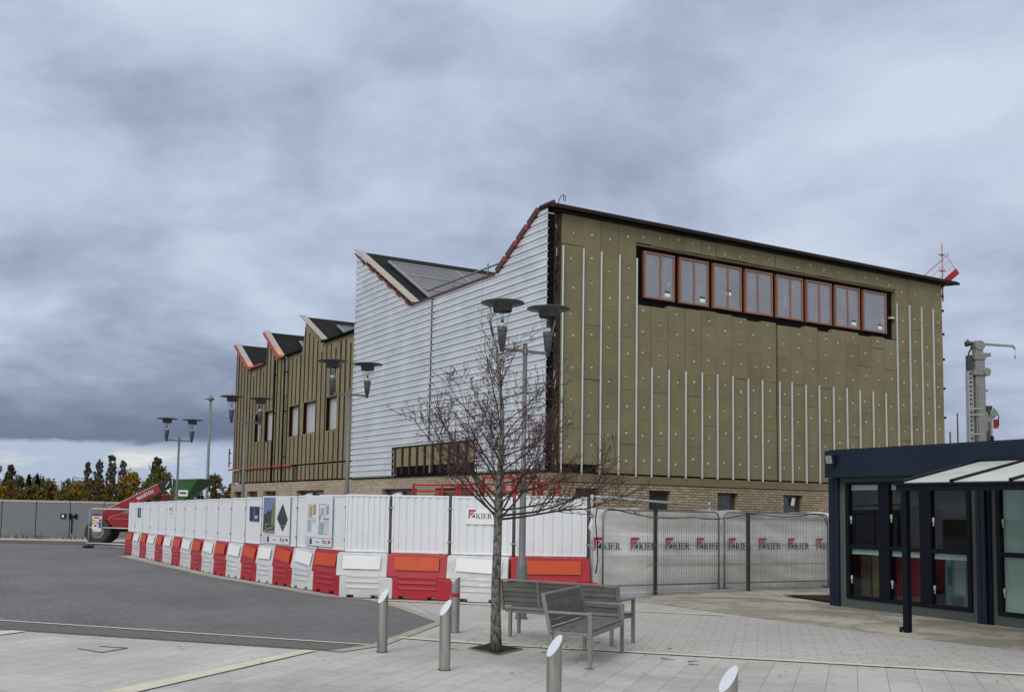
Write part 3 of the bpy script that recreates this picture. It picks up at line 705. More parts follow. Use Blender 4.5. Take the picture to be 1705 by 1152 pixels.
# tilted edge protection on the right end of the front roof
ep = thing('edge_protection_barrier', 'tilted mesh panel with red toe board on the right end of the roof', 'safety barrier', bl(12.95, -.45, 8.35), YAW)
ang = R(31); ed = Vector((0, math.cos(ang), -math.sin(ang))); en = Vector((0, math.sin(ang), math.cos(ang)))
P = lambda u, w: ed * u + en * w
red_paint = M('red_painted_steel', (.33, .010, .014), .45, var=.15)
b = MB()
for k in range(20): b.tube(P(.06 + k * .105, .12), P(.06 + k * .105, .66), .0035, n=5)
for w in (.30, .48): b.tube(P(.02, w), P(2.1, w), .006, n=5)
b.build('mesh', M('pale_red_wire', (.50, .25, .23), .5), ep)
b = MB(); b.tube(P(-.06, .66), P(2.12, .66), .012, n=8); b.tube(P(.02, .02), P(.02, .66), .009, n=8); b.tube(P(2.1, .02), P(2.1, .66), .011, n=8); b.build('frame', M('faded_red_tube', (.50, .13, .12), .5), ep)
b = MB(); b.bar(P(0, .07), P(2.1, .07), .03, .17, up=en); b.build('toe_board', red_paint, ep)
b = MB(); b.tube((.03, .52, -.7), (.03, .52, .93), .019, n=8); b.box(-.03, .09, .46, .58, .60, .63); b.box(-.03, .09, .46, .58, .15, .18); b.build('post', M('pinkish_steel_post', (.42, .27, .26), .5, metal=.2), ep)
b = MB(); b.tube((.03, 1.85, -1.2), (.03, 1.85, -.20), .019, n=8); b.build('post', M('pinkish_steel_post', (.42, .27, .26), .5, metal=.2), ep)
# ------------------------------------------------------------------ water filled barriers
ORD = ['first', 'second', 'third', 'fourth', 'fifth', 'sixth', 'seventh', 'eighth', 'ninth', 'tenth', 'eleventh', 'twelfth', 'thirteenth', 'fourteenth', 'fifteenth', 'sixteenth', 'seventeenth', 'eighteenth', 'nineteenth', 'twentieth']
red_pl = M('red_barrier_plastic', (.36, .010, .020), .38, var=.12, scale=2.5, dirt=.6, dirtcol=(.17, .035, .03), dscale=3.0, spec=.5)
white_pl = M('white_barrier_plastic', (.55, .565, .585), .36, var=.10, scale=2.5, dirt=.75, dirtcol=(.30, .31, .32), dscale=2.6, spec=.5)
orange_bd = M('orange_board', (.50, .060, .012), .55, var=.10, scale=2, dirt=.2, dirtcol=(.42, .05, .02))
white_bd = M('white_board', (.72, .73, .75), .5, var=.05)
def barrier_proto(colour):
    m_, bm_ = (red_pl, orange_bd) if colour == 'red' else (white_pl, white_bd)
    t = thing('water_filled_barrier', 'x', 'barrier')
    b = MB(); H_ = .83
    def yy(z): return .205 - .085 * max(0, (z - .34)) / (H_ - .34)
    low = [(-.455, 0), (-.31, 0), (-.31, .05), (-.17, .05), (-.17, 0), (.17, 0), (.17, .05), (.31, .05), (.31, 0), (.585, 0), (.585, .36), (.545, .385), (.47, .39), (-.455, .40)]
    up_ = [(-.53, .402), (.465, .392), (.465, H_ - .03), (.44, H_), (-.50, H_), (-.53, H_ - .03)]
    for poly in (low, up_):
        n = len(poly); vs = [(u, -yy(v), v) for u, v in poly] + [(u, yy(v), v) for u, v in poly]
        b.add(vs, [list(range(n))[::-1], list(range(n, 2 * n))] + [(i, (i + 1) % n, n + (i + 1) % n, n + i) for i in range(n)])
    o = b.build('body', m_, t, bevel=.014, seg=3)
    b = MB()
    for z in (.20, .305, .41):
        for s_ in (-1, 1):
            y = yy(z) * s_
            vs = [(-.33, y, z - .032), (.33, y, z - .032), (.33, y, z + .032), (-.33, y, z + .032), (-.30, y + .014 * s_, z - .020), (.30, y + .014 * s_, z - .020), (.30, y + .006 * s_, z + .024), (-.30, y + .006 * s_, z + .024)]
            b.add(vs, [(4, 5, 6, 7), (0, 1, 5, 4), (1, 2, 6, 5), (2, 3, 7, 6), (3, 0, 4, 7)])
    b.build('ribs', m_, t, bevel=.006)
    b = MB(); sl2 = math.atan(.085 / .49)
    b.obox((-.03, -.182, .655), (.74, .008, .25), Euler((-sl2, 0, 0))); b.build('reflector_board', bm_, t)
    return t
rj = random.Random(77)
PB = {'red': barrier_proto('red'), 'white': barrier_proto('white')}; used = {'red': False, 'white': False}
def put_barrier(A_, B_, colour, label, tilt=0.0, sc_=1.0):
    A_, B_ = Vector(A_[:2]), Vector(B_[:2]); mid = (A_ + B_) / 2; d = B_ - A_; rz = math.atan2(d.y, d.x); ln = d.length
    g = 'water filled barriers along the hoarding'
    if not used[colour]:
        o = PB[colour]; used[colour] = True; o.location = (mid.x, mid.y, .010); o.rotation_euler = (0, 0, rz); o['label'] = label; o['group'] = g
    else: o = dup(PB[colour], (mid.x, mid.y, .010), rz, label, g)
    o.scale = (ln, sc_, sc_); o.rotation_euler.z += rj.uniform(-.022, .022)
    for c in o.children:
        if c.name.startswith('reflector_board'): c.rotation_euler = (0, tilt, 0); c.location = (0, 0, -tilt * .05)
    return o
# joints of the long receding row (near end first) and of the near row; each leg runs left to right as seen from the road
LEFT = [(-2.32, 19.78), (-2.99, 20.71), (-3.54, 21.48), (-4.08, 22.21), (-4.56, 22.88), (-5.07, 23.59), (-5.55, 24.26), (-6.04, 25.02), (-6.56, 25.94), (-7.10, 26.89), (-7.61, 27.79), (-8.09, 28.62), (-8.62, 29.57), (-9.10, 30.41), (-9.63, 31.33), (-10.12, 32.19), (-10.64, 33.10), (-11.18, 34.06)]
def inward(P_, dist):
    P_ = [Vector(p) for p in P_]; o_ = []
    for i, p in enumerate(P_):
        d = (P_[min(i + 1, len(P_) - 1)] - P_[max(i - 1, 0)]).normalized(); o_.append(p + Vector((d.y, -d.x)) * dist)
    return o_
LEFT_C = inward(LEFT, .17); fall = lambda k: 1 - .13 * k / 17
rr = random.Random(21); cnt = {'red': 0, 'white': 0}
LEFT_B = []
for k in range(len(LEFT) - 1, 0, -1):
    colour = 'red' if (k - 1) % 2 == 0 else 'white'
    cnt[colour] += 1
    n = cnt[colour]
    lab = ('red barrier with orange board, %s red one from the far left end of the row' if colour == 'red' else 'white barrier with white board, %s white one from the far left end of the row') % ORD[n - 1]
    put_barrier(LEFT_C[k], LEFT_C[k - 1], colour, lab, rr.choice((0, 0, .02, .05, .09)) if k < 13 else 0, fall(k - .5))
put_barrier((-11.30, 35.35), (-11.0, 34.42), 'white', 'narrow looking white barrier turned away at the hoarding corner on the far left', 0, .87)
put_barrier((-11.72, 36.50), (-11.40, 35.50), 'red', 'red barrier turned away and farthest back at the left corner of the hoarding', 0, .87)
FRONT = [at(567, 919.4, .83), at(651, 921.6, .83), at(751, 924.4, .83), at(853, 927.8, .83), at(984, 929.6, .83)]
put_barrier(FRONT[0], FRONT[1], 'white', 'white barrier at the bend in the row, left of the red one by the bollards', .0)
put_barrier(FRONT[1], FRONT[2], 'red', 'red barrier with orange board left of the bare tree trunk, behind the bollards', 0)
put_barrier(FRONT[2], FRONT[3], 'white', 'white barrier with sagging white board directly behind the bare tree trunk', .045)
put_barrier(FRONT[3], FRONT[4], 'red', 'red barrier with orange board behind the long bench, at the right end of the row', 0)

# ------------------------------------------------------------------ hoarding panels on top of them
white_steel = M('white_hoarding_steel', (.68, .705, .745), .42, var=.05, scale=1.5, dirt=.12, dirtcol=(.45, .47, .50), spec=.4)
white_fr_m = M('white_hoarding_frame', (.72, .75, .78), .4, var=.05)
pole_m = M('dark_hoarding_post', (.060, .055, .055), .5, metal=.3, var=.3)
clamp_m = M('steel_clamp', (.33, .34, .35), .4, metal=.6)
ZB, ZT = .855, 1.935
def panel(A_, B_, label, ztop_=ZT, first=[None]):
    A_, B_ = Vector(A_[:2]), Vector(B_[:2]); d = B_ - A_; ln = d.length
    t = thing('hoarding_panel', label, 'hoarding panel', ((A_ + B_).x / 2, (A_ + B_).y / 2, 0), math.atan2(d.y, d.x), 'white hoarding panels')
    hw = ln / 2 - .030; b = MB(); n = 7; pitch = (2 * hw - .08) / n; xs = []
    x = -hw + .04
    for k in range(n):
        xs += [(x, 0), (x + pitch * .62, 0), (x + pitch * .70, .017), (x + pitch * .92, .017)]; x += pitch
    xs.append((hw - .04, 0)); m_ = len(xs)
    b.add([(x, y - .01, z) for z in (ZB + .03, ztop_ - .03) for x, y in xs], [(i, i + 1, m_ + i + 1, m_ + i) for i in range(m_ - 1)])
    b.build('sheet', white_steel, t, fix=False)
    b = MB(); b.box(-hw, hw, -.020, .022, ztop_ - .035, ztop_); b.box(-hw, hw, -.020, .022, ZB, ZB + .035); b.box(-hw, -hw + .036, -.022, .020, ZB + .035, ztop_ - .035); b.box(hw - .036, hw, -.022, .020, ZB + .035, ztop_ - .035)
    b.build('frame', white_fr_m, t, bevel=.004)
    b = MB(); b.tube((ln / 2, .012, .40), (ln / 2, .012, ztop_ - .02 + rr.choice((0, 0, .03))), .022, n=10); b.build('post', pole_m, t)
    for z in (ZB + .22, ztop_ - .24):
        b = MB(); b.tube((ln / 2, -.045, z), (ln / 2, .06, z), .016, n=8); b.box(ln / 2 - .05, ln / 2 + .05, -.033, -.022, z - .012, z + .012); b.build('clamp', clamp_m, t)
    return t
def on_line(px, P0, P1):
    d = FW + RT * ((px - CX) / F_PX) - UP * ((870 - CY) / F_PX); P0 = Vector(P0[:2]); P1 = Vector(P1[:2]); e = P1 - P0
    M2 = Matrix(((d.x, -e.x), (d.y, -e.y))); r = M2.inverted() @ P0
    return P0 + e * r.y
PJ = inward(LEFT, .10); LEFT_P = []
pc = 0
for k in range(len(PJ) - 1, 0, -1):
    extra = ''
    n = len(PJ) - k   # 1 = farthest
    base = 'white corrugated hoarding panel, %s from the far left end of the row' % ORD[n - 1]
    if n == 2: base = 'white hoarding panel with a small dark blue notice near the far left end'
    if n == 6: base = 'white hoarding panel with a small white and red notice, sixth from the far left'
    if n == 13: base = 'white hoarding panel carrying a dark blue notice, left of the picture poster'
    if n in (14, 15): base = ('white hoarding panel behind the left half of the picture poster', 'white hoarding panel behind the right half of the picture poster')[n - 14]
    if n in (16, 17): base = ('white hoarding panel behind the left half of the floor plan poster', 'white hoarding panel behind the right half of the floor plan poster')[n - 16]
    LEFT_P.append(panel(PJ[k], PJ[k - 1], base)); LEFT_P[-1].scale = (1, 1, fall(k - .5))
FP = [at(572, 919.6, .83), at(649, 921.6, .83), at(748.5, 924.3, .83), at(855, 927.4, .83), at(979, 929.2, .83)]
front_panels = []
for i, lab in enumerate(('plain white hoarding panel at the bend, right of the floor plan poster', 'plain white hoarding panel above the red barrier, left of the logo sign', 'white hoarding panel with the white company logo sign, partly behind the tree trunk', 'plain white hoarding panel at the right end, behind the nearest lamp post')):
    front_panels.append(panel(FP[i], FP[i + 1], lab, ZT + (.03 if i == 3 else 0)))

# ------------------------------------------------------------------ lettering and logos
def letters_kier():
    """serif capitals as polygons, cap height 1; returns list of polygons and total width"""
    S = .055
    def serif(x0, x1): return [[(x0, 0), (x1, 0), (x1, S), (x0, S)], [(x0, 1 - S), (x1, 1 - S), (x1, 1), (x0, 1)]]
    out_ = []; x = 0
    def shift(ps, dx): return [[(u + dx, v) for u, v in p] for p in ps]
    K = serif(0, .36) + [[(.09, S), (.26, S), (.26, 1 - S), (.09, 1 - S)], [(.26, .42), (.34, .42), (.78, .96), (.68, .96)], [(.36, .56), (.62, .06), (.82, .06), (.48, .66)], [(.55, 1 - S), (.92, 1 - S), (.92, 1), (.55, 1)], [(.52, 0), (.97, 0), (.97, S), (.52, S)]]
    I = serif(0, .38) + [[(.11, S), (.28, S), (.28, 1 - S), (.11, 1 - S)]]
    E_ = [[(0, 0), (.72, 0), (.72, S), (0, S)], [(0, 1 - S), (.70, 1 - S), (.70, 1), (0, 1)], [(.09, S), (.26, S), (.26, 1 - S), (.09, 1 - S)], [(.26, .47), (.52, .47), (.52, .54), (.26, .54)], [(.48, .38), (.54, .38), (.54, .63), (.48, .63)], [(.64, S), (.72, S), (.76, .28), (.72, .28)], [(.62, 1 - S), (.70, 1 - S), (.70, .74), (.66, .74)]]
    Rr = serif(0, .36) + [[(.09, S), (.26, S), (.26, 1 - S), (.09, 1 - S)], [(.36, .50), (.52, .50), (.84, .03), (.64, .03)], [(.62, 0), (.95, 0), (.95, S), (.62, S)]]
    for k in range(8):
        a0, a1 = -math.pi / 2 + math.pi * k / 8, -math.pi / 2 + math.pi * (k + 1) / 8
        f = lambda a, rx, ry, cx=.30: (cx + rx * math.cos(a), .735 + ry * math.sin(a))
        Rr.append([f(a0, .42, .265), f(a1, .42, .265), f(a1, .25, .205), f(a0, .25, .205)])
    Rr += [[(.26, 1 - S), (.31, 1 - S), (.31, 1), (.26, 1)], [(.26, .47), (.31, .47), (.31, .53), (.26, .53)]]
    for g, w in ((K, 1.0), (I, .46), (E_, .84), (Rr, .98)):
        out_ += shift(g, x); x += w
    return out_, x
KP, KW = letters_kier()
logo_red = M('logo_red', (.40, .030, .060), .5); logo_teal = M('logo_teal', (.012, .075, .095), .5); logo_white = M('logo_white', (.75, .76, .78), .5)
def company_mark(name, parent, x, z, h, y, th=.002):
    """emblem and serif wordmark on the plane y (facing -y); h = emblem height"""
    b = MB(); fn = lambda u, v, w: (x + u * h, w, z + v * h)
    b.prism([(0, 1), (.82, 1), (.62, .79), (.17, .79), (.17, .32), (0, 0)], fn, y - th, y, 0)
    b.prism([(.22, .74), (.57, .74), (.22, .36)], fn, y - th, y, 0)
    b.prism([(.17, .79), (.62, .79), (.57, .74), (.22, .74), (.22, .36), (.17, .32)], fn, y - th * .6, y, 3)
    b.prism([(.27, .24), (.64, .64), (.64, .24)], fn, y - th, y, 1)
    lh = .50
    for poly in KP: b.prism([(.74 + u * lh, .14 + v * lh) for u, v in poly], fn, y - th, y, 2)
    return b.build(name, [logo_red, logo_teal, ink, logo_white], parent)
# sign on the third front panel
fp = front_panels[2]; b = MB(); b.box(-.30, .34, -.034, -.026, 1.42, 1.72); sg = b.build('logo_sign', M('white_sign_board', (.74, .76, .79), .4, var=.03), fp)
company_mark('company_logo', sg, -.25, 1.50, .19, -.0345)
# notices
navy_sg = M('navy_notice', (.018, .035, .085), .45); pale_blue = M('pale_blue_print', (.20, .33, .50), .5)
def notice(p, x0, x1, z0, z1, mats, bars):
    b = MB(); b.box(x0, x1, -.030, -.023, z0, z1, 0)
    for (u0, u1, v0, v1, mi) in bars: b.box(x0 + (x1 - x0) * u0, x0 + (x1 - x0) * u1, -.0315, -.0302, z0 + (z1 - z0) * v0, z0 + (z1 - z0) * v1, mi)
    b.build('notice', mats, p)
notice(LEFT_P[1], -.22, .16, 1.40, 1.74, [navy_sg, pale_blue], [(.55, .95, .1, .9, 1)])
notice(LEFT_P[12], -.20, .30, 1.38, 1.72, [navy_sg, pale_blue, white_plastic_lbl], [(.48, .52, 0, 1, 1), (.58, .92, .30, .36, 2), (.58, .86, .18, .24, 2)])
notice(LEFT_P[5], -.25, .10, 1.55, 1.80, [white_plastic_lbl, red_pl, ink], [(.2, .5, .35, .8, 1), (.6, .85, .3, .6, 2)])
def poster(name, pa, pb, x0, x1, z0, z1, art, label):
    """printed banner stretched over two neighbouring panels"""
    M0, M1 = pa.location.copy(), pb.location.copy()
    d = Vector((M1 - M0)); mid = (M0 + M1) / 2
    t = thing(name, label, 'poster', (mid.x, mid.y, 0), math.atan2(d.y, d.x))
    b = MB(); b.box(x0, x1, -.052, -.046, z0, z1); b.build('sheet', M('satin_white_print', (.66, .68, .73), .3, var=.05, bump=.15, bscale=4), t)
    mats = []; mi = {}; b = MB()
    for k, (colr, poly) in enumerate(art):
        if colr not in mi: mi[colr] = len(mats); mats.append(M('print_%s' % colr, PRINT[colr], .4, var=.18, scale=7))
        b.prism([(x0 + (x1 - x0) * u, z0 + (z1 - z0) * v) for u, v in poly], lambda u, v, w: (u, w, v), -.0535 - .00035 * k, -.0525, mi[colr])
    b.build('print', mats, t); return t
PRINT = dict(skyblue=(.13, .20, .36), darkgreen=(.035, .045, .038), olive=(.17, .17, .08), stone=(.27, .25, .19), dark=(.035, .038, .04), yellow=(.52, .44, .20), terracotta=(.36, .21, .15), paleblue=(.28, .40, .52), midgrey=(.26, .28, .31), palegrey=(.52, .53, .56), red=(.42, .04, .06), line=(.16, .17, .19), bluegrey=(.35, .42, .52))
rc = lambda a, c, d, e_: [(a, d), (c, d), (c, e_), (a, e_)]
foot = [('line', rc(0, 1, .165, .170)), ('palegrey', rc(.04, .15, .03, .14)), ('dark', rc(.20, .27, .03, .14)), ('line', rc(.42, .55, .075, .09)), ('line', rc(.68, .72, .06, .13)), ('midgrey', rc(.76, .82, .05, .12)), ('red', rc(.88, .95, .07, .12))]
art1 = [('skyblue', rc(.03, .47, .52, .97)), ('darkgreen', [(.03, .36), (.47, .36), (.47, .70), (.33, .72), (.26, .66), (.20, .70), (.10, .60), (.03, .64)]), ('olive', [(.32, .36), (.47, .36), (.47, .97), (.44, .90), (.36, .84)]), ('dark', rc(.03, .47, .24, .37)),
        ('stone', [(.03, .20), (.47, .20), (.47, .27), (.30, .27), (.15, .24), (.06, .21)]), ('stone', [(.05, .22), (.10, .24), (.25, .30), (.42, .33), (.42, .35), (.25, .33), (.10, .27)]), ('stone', rc(.12, .14, .26, .40)), ('stone', rc(.12, .24, .39, .41)), ('stone', rc(.36, .38, .24, .36)),
        ('darkgreen', [(.74, .84), (.93, .52), (.90, .46), (.76, .26), (.55, .52), (.58, .60)]), ('dark', [(.70, .74), (.86, .60), (.84, .50), (.62, .52), (.60, .58)]), ('olive', [(.66, .40), (.86, .40), (.83, .37), (.69, .37)])] + foot
art2 = [('yellow', rc(.10, .24, .55, .83)), ('terracotta', rc(.18, .24, .58, .78)), ('bluegrey', rc(.24, .28, .60, .83)), ('terracotta', rc(.30, .39, .62, .83)), ('palegrey', rc(.24, .40, .45, .58)), ('paleblue', rc(.09, .24, .38, .53)), ('bluegrey', rc(.09, .24, .28, .38)),
        ('midgrey', rc(.52, .77, .83, .845)), ('midgrey', rc(.52, .535, .24, .83)), ('paleblue', rc(.58, .68, .63, .76)), ('bluegrey', rc(.54, .76, .60, .62)), ('palegrey', rc(.69, .76, .64, .80)), ('stone', rc(.80, .82, .62, .82)), ('line', rc(.84, .86, .64, .83)), ('terracotta', rc(.535, .58, .52, .62)), ('midgrey', rc(.68, .88, .53, .57)),
        ('paleblue', rc(.535, .67, .25, .48)), ('midgrey', rc(.67, .69, .24, .50)), ('midgrey', rc(.52, .69, .235, .25)), ('palegrey', rc(.70, .88, .24, .52))] + foot
poster('poster', LEFT_P[13], LEFT_P[14], -.72, .62, .87, 1.90, art1, 'poster with a dark building picture and a black diamond, on the hoarding')
poster('poster', LEFT_P[15], LEFT_P[16], -.55, .60, .90, 1.90, art2, 'poster with coloured floor plans on the hoarding near the bend')
# marker post between two front panels, striped red and black
p = FP[3]; mk = thing('marker_post', 'thin red and black marker post in a gap between front hoarding panels', 'post', (p.x + .0, p.y + .16, 0))
for z0, z1, mt in ((0, 1.30, ink), (1.30, 1.34, M('marker_yellow', (.5, .35, .08), .5)), (1.34, 1.62, red_paint), (1.62, 1.85, galv), (1.85, 2.0, red_paint)):
    b = MB(); b.tube((0, 0, z0), (0, 0, z1), .022, n=10); b.build('band', mt, mk)

# red steel frames standing between hoarding and building
rb = thing('red_edge_barrier', 'red steel barrier frames between the hoarding and the brick wall', 'safety barrier', (-1.25, 22.0, 0), math.atan2(20.45 - 22.0, 2.05 + 1.25))
ln = math.hypot(3.3, 1.55)
def rpx(px): return (on_line(px, (-1.25, 22.0), (2.05, 20.45)) - Vector((-1.25, 22.0))).length
for pxs, z0 in (((687, 735, 760, 782), 2.20), ((765, 800, 839, 858), 2.22), ((853, 888, 901, 931), 2.27)):
    xs = [rpx(q_) for q_ in pxs]
    for x in xs:
        b = MB(); b.box(x - .022, x + .022, -.02, .02, 0, z0 - .03); b.build('post', red_paint, rb)
    b = MB(); b.box(xs[0] - .022, xs[-1] + .022, -.02, .02, z0 - .028, z0 + .012); b.build('top_rail', red_paint, rb)
    b = MB(); b.box(xs[0] + .025, xs[-1] - .025, -.019, .019, z0 - .16, z0 - .12) ; b.build('middle_rail', red_paint, rb)
x0, x1 = rpx(800), rpx(895); b = MB(); b.box(x0, x1, .06, .10, 2.33, 2.38); b.box(x0, x0 + .04, .06, .10, 0, 2.328); b.box(x1 - .04, x1, .06, .10, 0, 2.328); b.build('rear_frame', red_paint, rb)

# ------------------------------------------------------------------ fences in front of the brick wall (frame of the building: x along the wall)
def fx(px, t, py=900):
    d = FW + RT * ((px - CX) / F_PX) - UP * ((py - CY) / F_PX); n = Vector((-math.sin(YAW), math.cos(YAW))); e = Vector((math.cos(YAW), math.sin(YAW)))
    P0 = Vector((PX, PY)); k = (P0.dot(n) + t) / (d.x * n.x + d.y * n.y); return (Vector((d.x, d.y)) * k - P0).dot(e)
wire_g = M('dark_green_wire', (.12, .13, .12), .5); green_post = M('dark_green_post', (.010, .030, .022), .45)
wire_s = M('grey_fence_wire', (.42, .43, .43), .45, metal=.4)
T_W, T_H = -1.55, -1.10
wf = thing('weldmesh_fence', 'dark green weldmesh fence with two posts in front of the white site banner', 'fence', bl(fx(1078, T_W), T_W, 0), YAW)
ox = fx(1078, T_W); xe = fx(1377, T_W) + 1.6 - ox
b = MB(); x = .0
while x < xe: b.box(x - .0022, x + .0022, -.0022, .0022, .06, 1.70); x += .047
for z in (.10, .16, .62, .68, 1.02, 1.08, 1.58, 1.64): b.box(0, xe, -.006, -.0023, z - .002, z + .002)
for z0 in (.13, .65, 1.05, 1.61):
    x = 0
    while x < xe: b.box(x - .0025, x + .0025, -.024, -.0062, z0 - .009, z0 + .009); x += .047
b.build('mesh', wire_g, wf, fix=False)
for px, zt in ((1093.5, 1.74), (1248, 1.72)):
    x = fx(px, T_W) - ox; b = MB(); b.box(x - .032, x + .032, .012, .07, 0, zt); b.box(x - .036, x + .036, .008, .074, zt, zt + .02)
    for z in (.6, 1.05, 1.4): b.box(x - .014, x + .014, .002, .011, z, z + .03)
    b.build('post', green_post, wf, bevel=.004)
def heras(pxa, pxb, label, zt):
    a = fx(pxa, T_H); c = fx(pxb, T_H)
    t = thing('mesh_fence_panel', label, 'fence panel', bl(a, T_H, 0), YAW, 'temporary mesh fence panels'); w = c - a; r = .12
    b = MB(); loop = [(0, 0, .10), (0, 0, zt - r), (r * .3, 0, zt - r * .3), (r, 0, zt), (w - r, 0, zt), (w - r * .3, 0, zt - r * .3), (w, 0, zt - r), (w, 0, .10)]
    b.path(loop, .019, 8); b.tube((0, 0, .22), (w, 0, .22), .016, n=8)
    b.build('frame', galv_dark, t)
    b = MB(); x = .05
    while x < w - .02: b.box(x - .0013, x + .0013, -.0013, .0013, .22, zt); x += .042
    for k in range(5): z = .45 + k * .25; b.box(.0, w, -.0055, -.0019, z - .002, z + .002)
    b.build('mesh', wire_s, t, fix=False)
    for x in (.0, w):
        b = MB(); b.box(x - .16, x + .16, -.10, .10, .0, .10); b.build('foot', M('black_rubber_block', (.03, .03, .03), .9), t, bevel=.02)
    return t
heras(1004, 1197, 'rounded mesh fence panel behind the left green post, nearest the hoarding', 1.74)
heras(1206, 1378, 'rounded mesh fence panel next to the blue building', 1.74)
# banner hung on the mesh panels
T_B = -1.02
a = fx(984, T_B); c = fx(1377, T_B) + 1.2; w = c - a
bn = thing('site_banner', 'long dusty white banner with repeated red and teal logos behind the mesh fence', 'banner', bl(a, T_B, 0), YAW)
ban_m, t_, p_ = nodes_of('dusty_banner_fabric')
v_ = tcoord(t_); se_ = tnode(t_, 'ShaderNodeSeparateXYZ'); t_.links.new(v_, se_.inputs[0])
f1_ = tnoise(t_, tcoord(t_, (.8, 1, 2.5)), 1.3, 6, .65, .8); f2_ = tnoise(t_, v_, 9, 4, .6)
c_ = tmix(t_, trange(t_, f1_, .36, .70, 0, 1), (.82, .81, .795), (.62, .605, .57))
bandm = tnode(t_, 'ShaderNodeMath', operation='COMPARE'); t_.links.new(se_.outputs[2], bandm.inputs[0]); bandm.inputs[1].default_value = 1.055; bandm.inputs[2].default_value = .23
kb = tnode(t_, 'ShaderNodeMath', operation='MULTIPLY'); t_.links.new(bandm.outputs[0], kb.inputs[0]); kb.inputs[1].default_value = .92
c_ = tmix(t_, kb.outputs[0], c_, (.88, .90, .94))
c_ = tmix(t_, trange(t_, f2_, .45, .75, 0, .25), c_, (.52, .50, .465))
t_.links.new(c_, p_.inputs['Base Color']); p_.inputs['Roughness'].default_value = .6
b = MB(); nx, nz = 150, 22; rr = random.Random(3)
def ban_y(x, z): return .022 * math.sin(x * 2.7 + 1.1 * math.sin(z * 3.1)) * (1.2 - z * .5) + .010 * math.sin(z * 17 + x * 1.9 + 2 * math.sin(x * 1.3)) + .012 * math.sin(x * 9 + z * 5)
for i in range(nx + 1):
    for k in range(nz + 1):
        x = w * i / nx; z = .06 + (1.70 + .025 * math.sin(x * 2.2) + .012 * math.sin(x * 7)) * k / nz
        b.v.append((x, ban_y(x, z), z))
for i in range(nx):
    for k in range(nz): b.f.append([i * (nz + 1) + k, (i + 1) * (nz + 1) + k, (i + 1) * (nz + 1) + k + 1, i * (nz + 1) + k + 1]); b.mi.append(0); b.sm.append(True)
b.build('fabric', ban_m, bn, fix=False)
for i, px in enumerate((988, 1049, 1106, 1159, 1211, 1262, 1311, 1357)):
    x = fx(px, T_B) - a
    company_mark('company_logo', bn, x, 0.90, .285, min(ban_y(x + q_, z_) for q_ in (0, .2, .4, .6) for z_ in (.9, 1.0, 1.1, 1.2)) - .006, .003)
# pale concrete kerb under the banner and dark trough beyond
b = MB(); xk0, xk1 = fx(1000, -1.3), fx(1225, -1.3)
p0, p1 = bl(xk0, -1.3, 0), bl(xk1, -1.3, 0); b.bar((p0.x, p0.y, .05), (p1.x, p1.y, .05), .30, .10)
tag(b.build('concrete_kerb', M('pale_blue_concrete', (.42, .44, .47), .85, var=.12), bevel=.01), 'low pale concrete kerb at the foot of the mesh fence', 'kerb')
b = MB(); b.bar(Vector((p0.x, p0.y, .02)) + Vector((.30, -.45, 0)) * .4, Vector((p1.x, p1.y, .02)) + Vector((.30, -.45, 0)) * .4, .02, .012)
# scaffold tubes at the end of the hoarding
st = FP[4] + Vector((.07, .05, -.83)); sp = thing('scaffold_post', 'galvanised scaffold post and long tube at the right end of the hoarding', 'scaffolding', (st.x, st.y, 0))
b = MB(); b.tube((0, 0, 0), (0, 0, 2.02), .030, n=12); b.build('post', galv, sp)
q1 = bl(fx(1182, -1.0), -1.0, 0) - Vector((st.x, st.y, 0))
b = MB(); b.tube((.02, .05, 1.98), (q1.x, q1.y, 1.87), .024, n=10); b.tube((.0, .05, 1.84), (.22, .17, 1.96), .012, n=8); b.build('tube', galv, sp)
b = MB(); b.tube((q1.x, q1.y + .05, 0), (q1.x, q1.y + .05, 1.95), .022, n=10); b.build('post', galv, sp)
for z in (1.02, 1.60):
    b = MB(); b.box(-.10, .05, -.05, .05, z, z + .035); b.build('clamp', clamp_m, sp)
b = MB(); b.path([(.0, -.045, 1.55), (-.03, -.06, 1.40), (.03, -.06, 1.28), (-.02, -.06, 1.12)], [.03, .045, .03, .02], 7); b.build('plastic_wrap', M('crumpled_white_sheeting', (.55, .57, .60), .4), sp)
# black cable along the fence top
b = MB(); pts = [Vector((st.x + .08, st.y - .02, .55)), Vector((st.x + .12, st.y, .80)), Vector((st.x + .10, st.y, 1.2)), Vector((st.x + .07, st.y + .02, 1.55)), Vector((st.x + .10, st.y + .02, 1.76))]
for px, z in ((1020, 1.76), (1045, 1.69), (1085, 1.60), (1120, 1.59), (1150, 1.62), (1185, 1.58), (1210, 1.61), (1245, 1.71), (1270, 1.70), (1300, 1.66), (1330, 1.68), (1355, 1.75), (1372, 1.70), (1377, 1.5)):
    q_ = bl(fx(px, T_H - .04), T_H - .04, z); pts.append(q_)
b.path(pts, .011, 6); tag(b.build('power_cable', black_m), 'black cable draped along the top of the mesh fence panels', 'cable')
